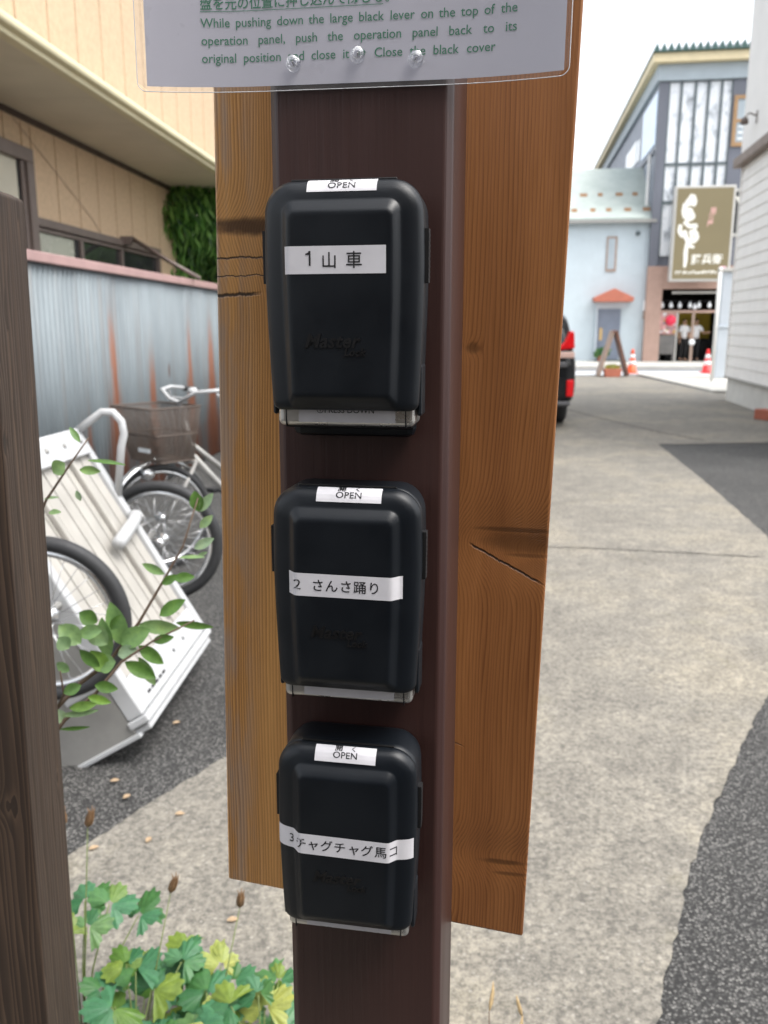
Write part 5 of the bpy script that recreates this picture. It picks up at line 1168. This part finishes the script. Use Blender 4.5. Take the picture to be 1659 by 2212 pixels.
def tape(parent, u0, u1, z0, z1, skew=0.0, tuck=0.0):
    tab = wrap_path((z0 + z1) / 2); n = 60; vs = []
    for i in range(n + 1):
        u = u0 + (u1 - u0) * i / n; x, y = wrap(u, tab, 0.00028); dz = skew * (u - u0); vs += [(x, y, z0 + dz), (x, y, z1 + dz)]
    mb = MB(); mb.add(vs, [(2 * i, 2 * i + 2, 2 * i + 3, 2 * i + 1) for i in range(n)], True); return mb.build('label', M['label'], parent), tab
def tape_text(parent, tab, items, skew=0.0, u0=0.0):
    mb = MB()
    for body, u, z, size, bold in items:
        vs, fs = text_data(body, size, bold, align='CENTER')
        if body == '1': vs, fs = [(0.0003, 0, 0), (0.0015, 0, 0), (0.0015, 0.0094, 0), (0.0004, 0.0094, 0), (0.0003, 0.0070, 0), (-0.0020, 0.0070, 0), (-0.0020, 0.0078, 0), (-0.0004, 0.0083, 0)], [(0, 1, 2, 3, 4), (4, 3, 7, 6, 5)]
        pts = []
        for v in vs:
            x, y = wrap(u + v[0], tab, 0.00050); pts.append((x, y, z + v[1] + skew * (u + v[0] - u0)))
        mb.add(pts, fs)
    return mb.build('lettering', M['ink'], parent)
def key_safe(name, loc_s, z, label, idx, tilt=0.0):
    t = empty(name, on_post(loc_s, 0.0, z)); t.rotation_euler = (0, tilt, AZ); tag(t, label, 'key safe', 'key safes on the brown post')
    sc = lambda Rr: [[(p[0] * mmu, p[1] * mmu, p[2] * mmu) for p in Rr]]
    def rings(tab): return [[(x, y, zz) for x, y, zz in ring(r[0] * mmu, r[1] * mmu, r[2] * mmu, r[3] * mmu, r[4] * mmu, r[5] * mmu)] for r in tab]
    body = loft(rings(BODY)).build('body', M['black'], t)
    MB().box(-0.046, 0.046, -0.014, 0.0, -0.174, -0.150).build('back_plate', M['black'], t, 0.006)
    lid = loft(rings(LID), True, True).build('cover', M['black'], t)
    # latch ridge along the top seam, grips at the sides
    MB().box(-0.036, 0.036, -0.0385, -0.0365, -0.001, 0.0014).build('latch', M['black_gloss'], t, 0.0006)
    for s_ in (-1, 1):
        g = MB()
        g.box(*sorted((s_ * 0.0525, s_ * 0.0574)), -0.0375, -0.0295, -0.066, -0.031)
        for k in range(9): g.box(*sorted((s_ * 0.0575, s_ * 0.05765)), -0.0368, -0.0302, -0.063 + k * 0.0034, -0.0613 + k * 0.0034)
        g.build('side_grip', M['black_rubber'], t, 0.0007)
        MB().box(*sorted((s_ * 0.0500, s_ * 0.0535)), -0.036, -0.016, -0.156, -0.120).build('hinge', M['black'], t, 0.002)
    # metal number panel under the cover
    pn = MB(); pn.box(-0.0490, 0.0490, -0.0395, -0.006, -0.1635, -0.122); pn = pn.build('number_panel', M['silver'], t, 0.0042, 5)
    for s_ in (-1, 1): MB().box(*sorted((s_ * 0.0424, s_ * 0.0431)), -0.0399, -0.030, -0.1640, -0.124).build('panel_groove', M['black'], t)
    MB().box(-0.047, 0.047, -0.034, -0.004, -0.1655, -0.150).build('panel_backing', M['black'], t, 0.003)
    st = MB(); st.box(-0.0335, 0.0355, -0.03985, -0.0394, -0.1608, -0.135); st = st.build('panel_sticker', M['label'], t)
    if idx == 0:
        vs, fs = text_data('①PRESS DOWN', 0.0058, 0.006, align='CENTER'); mb = MB(); mb.add([(v[0], -0.0401, -0.1540 + v[1]) for v in vs], fs); mb.build('lettering', M['ink'], st)
    # tape over the rounded top edge
    P2 = [(0.0, -0.0392), (-0.0001, -0.0400), (-0.0009, -0.0424), (-0.0022, -0.0444), (-0.0042, -0.0462), (-0.0070, -0.0476), (-0.0098, -0.0485), (-0.0122, -0.0490), (-0.0134, -0.0493)]   # (z,y)
    cum = [0.0]
    for i in range(1, len(P2)): cum.append(cum[-1] + math.hypot(P2[i][0] - P2[i - 1][0], P2[i][1] - P2[i - 1][1]))
    def ptop(v, lift):      # v measured down over the edge
        v = max(0, min(cum[-1] - 1e-6, v)); i = max(k for k in range(len(cum) - 1) if cum[k] <= v); f = (v - cum[i]) / (cum[i + 1] - cum[i])
        dz, dy = P2[i + 1][0] - P2[i][0], P2[i + 1][1] - P2[i][1]; l = math.hypot(dz, dy)
        return P2[i][1] + dy * f + dz / l * lift, P2[i][0] + dz * f - dy / l * lift
    v0, v1 = ((0.0010, 0.0128), (0.0016, 0.0139), (0.0022, 0.0150))[idx]; vs = []; n = 24; ox = (0.0005, 0.0030, 0.0)[idx]; ov = (0, 0.0004, 0.0012)[idx]
    for i in range(n + 1):
        y, zz = ptop(v0 + (v1 - v0) * i / n, 0.00035); vs += [(-0.0235 + ox, y, zz), (0.0235 + ox, y, zz)]
    mb = MB(); mb.add(vs, [(2 * i, 2 * i + 1, 2 * i + 3, 2 * i + 2) for i in range(n)], True); tl_ = mb.build('top_label', M['label'], t)
    lt = MB()
    for bd_, x, vb, size, kx in (('OPEN', 0.0, 0.0105, 0.0064, 1.15), ('開', -0.0055, 0.0050, 0.0050, 1.3), ('く', 0.0062, 0.0050, 0.0046, 1.1)):
        vs, fs = text_data(bd_, size, 0.008 if bd_ != '開' else 0.02, align='CENTER'); pts = []
        for v in vs: y, zz = ptop(vb + ov - v[1], 0.0006); pts.append((x + ox + v[0] * kx, y, zz))
        lt.add(pts, fs)
    lt.build('lettering', M['ink'], tl_)
    # raised maker's lettering on the cover
    em = MB()
    for bd_, x, zb, size in (('Master', -0.0245, -0.1085, 0.0128), ('Lock', 0.0025, -0.1140, 0.0072)):
        vs, fs = text_data(bd_, size, 0.022, 0.28, 1.04, extrude=0.0003); em.add([(x + v[0], -0.0555 - 0.0003 + v[2] * 1.0, zb + v[1]) for v in vs], fs)
    em.build('embossed_name', M['black_gloss'], lid)
    if idx == 0:
        lb, tab = tape(t, -0.0378, 0.0315, -0.0608, -0.0430, 0.002)
        tape_text(lb, tab, [('1', -0.0205, -0.0555, 0.0128, 0.006), ('山', -0.0065, -0.0562, 0.0112, 0.004), ('車', 0.0102, -0.0562, 0.0116, 0.004)])
    elif idx == 1:
        lb, tab = tape(t, -0.0430, 0.0450, -0.0775, -0.0605, -0.004)
        tape_text(lb, tab, [(c, -0.0335 + dx, -0.0727, 0.0098, 0.006) for c, dx in (('２', 0), ('さ', 0.0155), ('ん', 0.0255), ('さ', 0.0360), ('踊', 0.0462), ('り', 0.0565))])
    else:
        lb, tab = tape(t, -0.0605, 0.0565, -0.0855, -0.0685, -0.014)
        tape_text(lb, tab, [(c, u, -0.0805, 0.0100, 0.006) for c, u in (('3', -0.0445), ('チ', -0.0335), ('ャ', -0.0235), ('グ', -0.0130), ('チ', -0.0025), ('ャ', 0.0085), ('グ', 0.0185), ('馬', 0.0292), ('コ', 0.0395))], -0.014, -0.059)
    return t
key_safe('key_safe', -0.0035, 1.595, 'black key safe labelled 1, topmost of three on the post', 0)
key_safe('key_safe', -0.0030, 1.388, 'black key safe labelled 2, middle of three on the post', 1, R(0.3))
key_safe('key_safe', -0.0045, 1.1880, 'black key safe labelled 3, lowest of three on the post', 2, R(0.4))
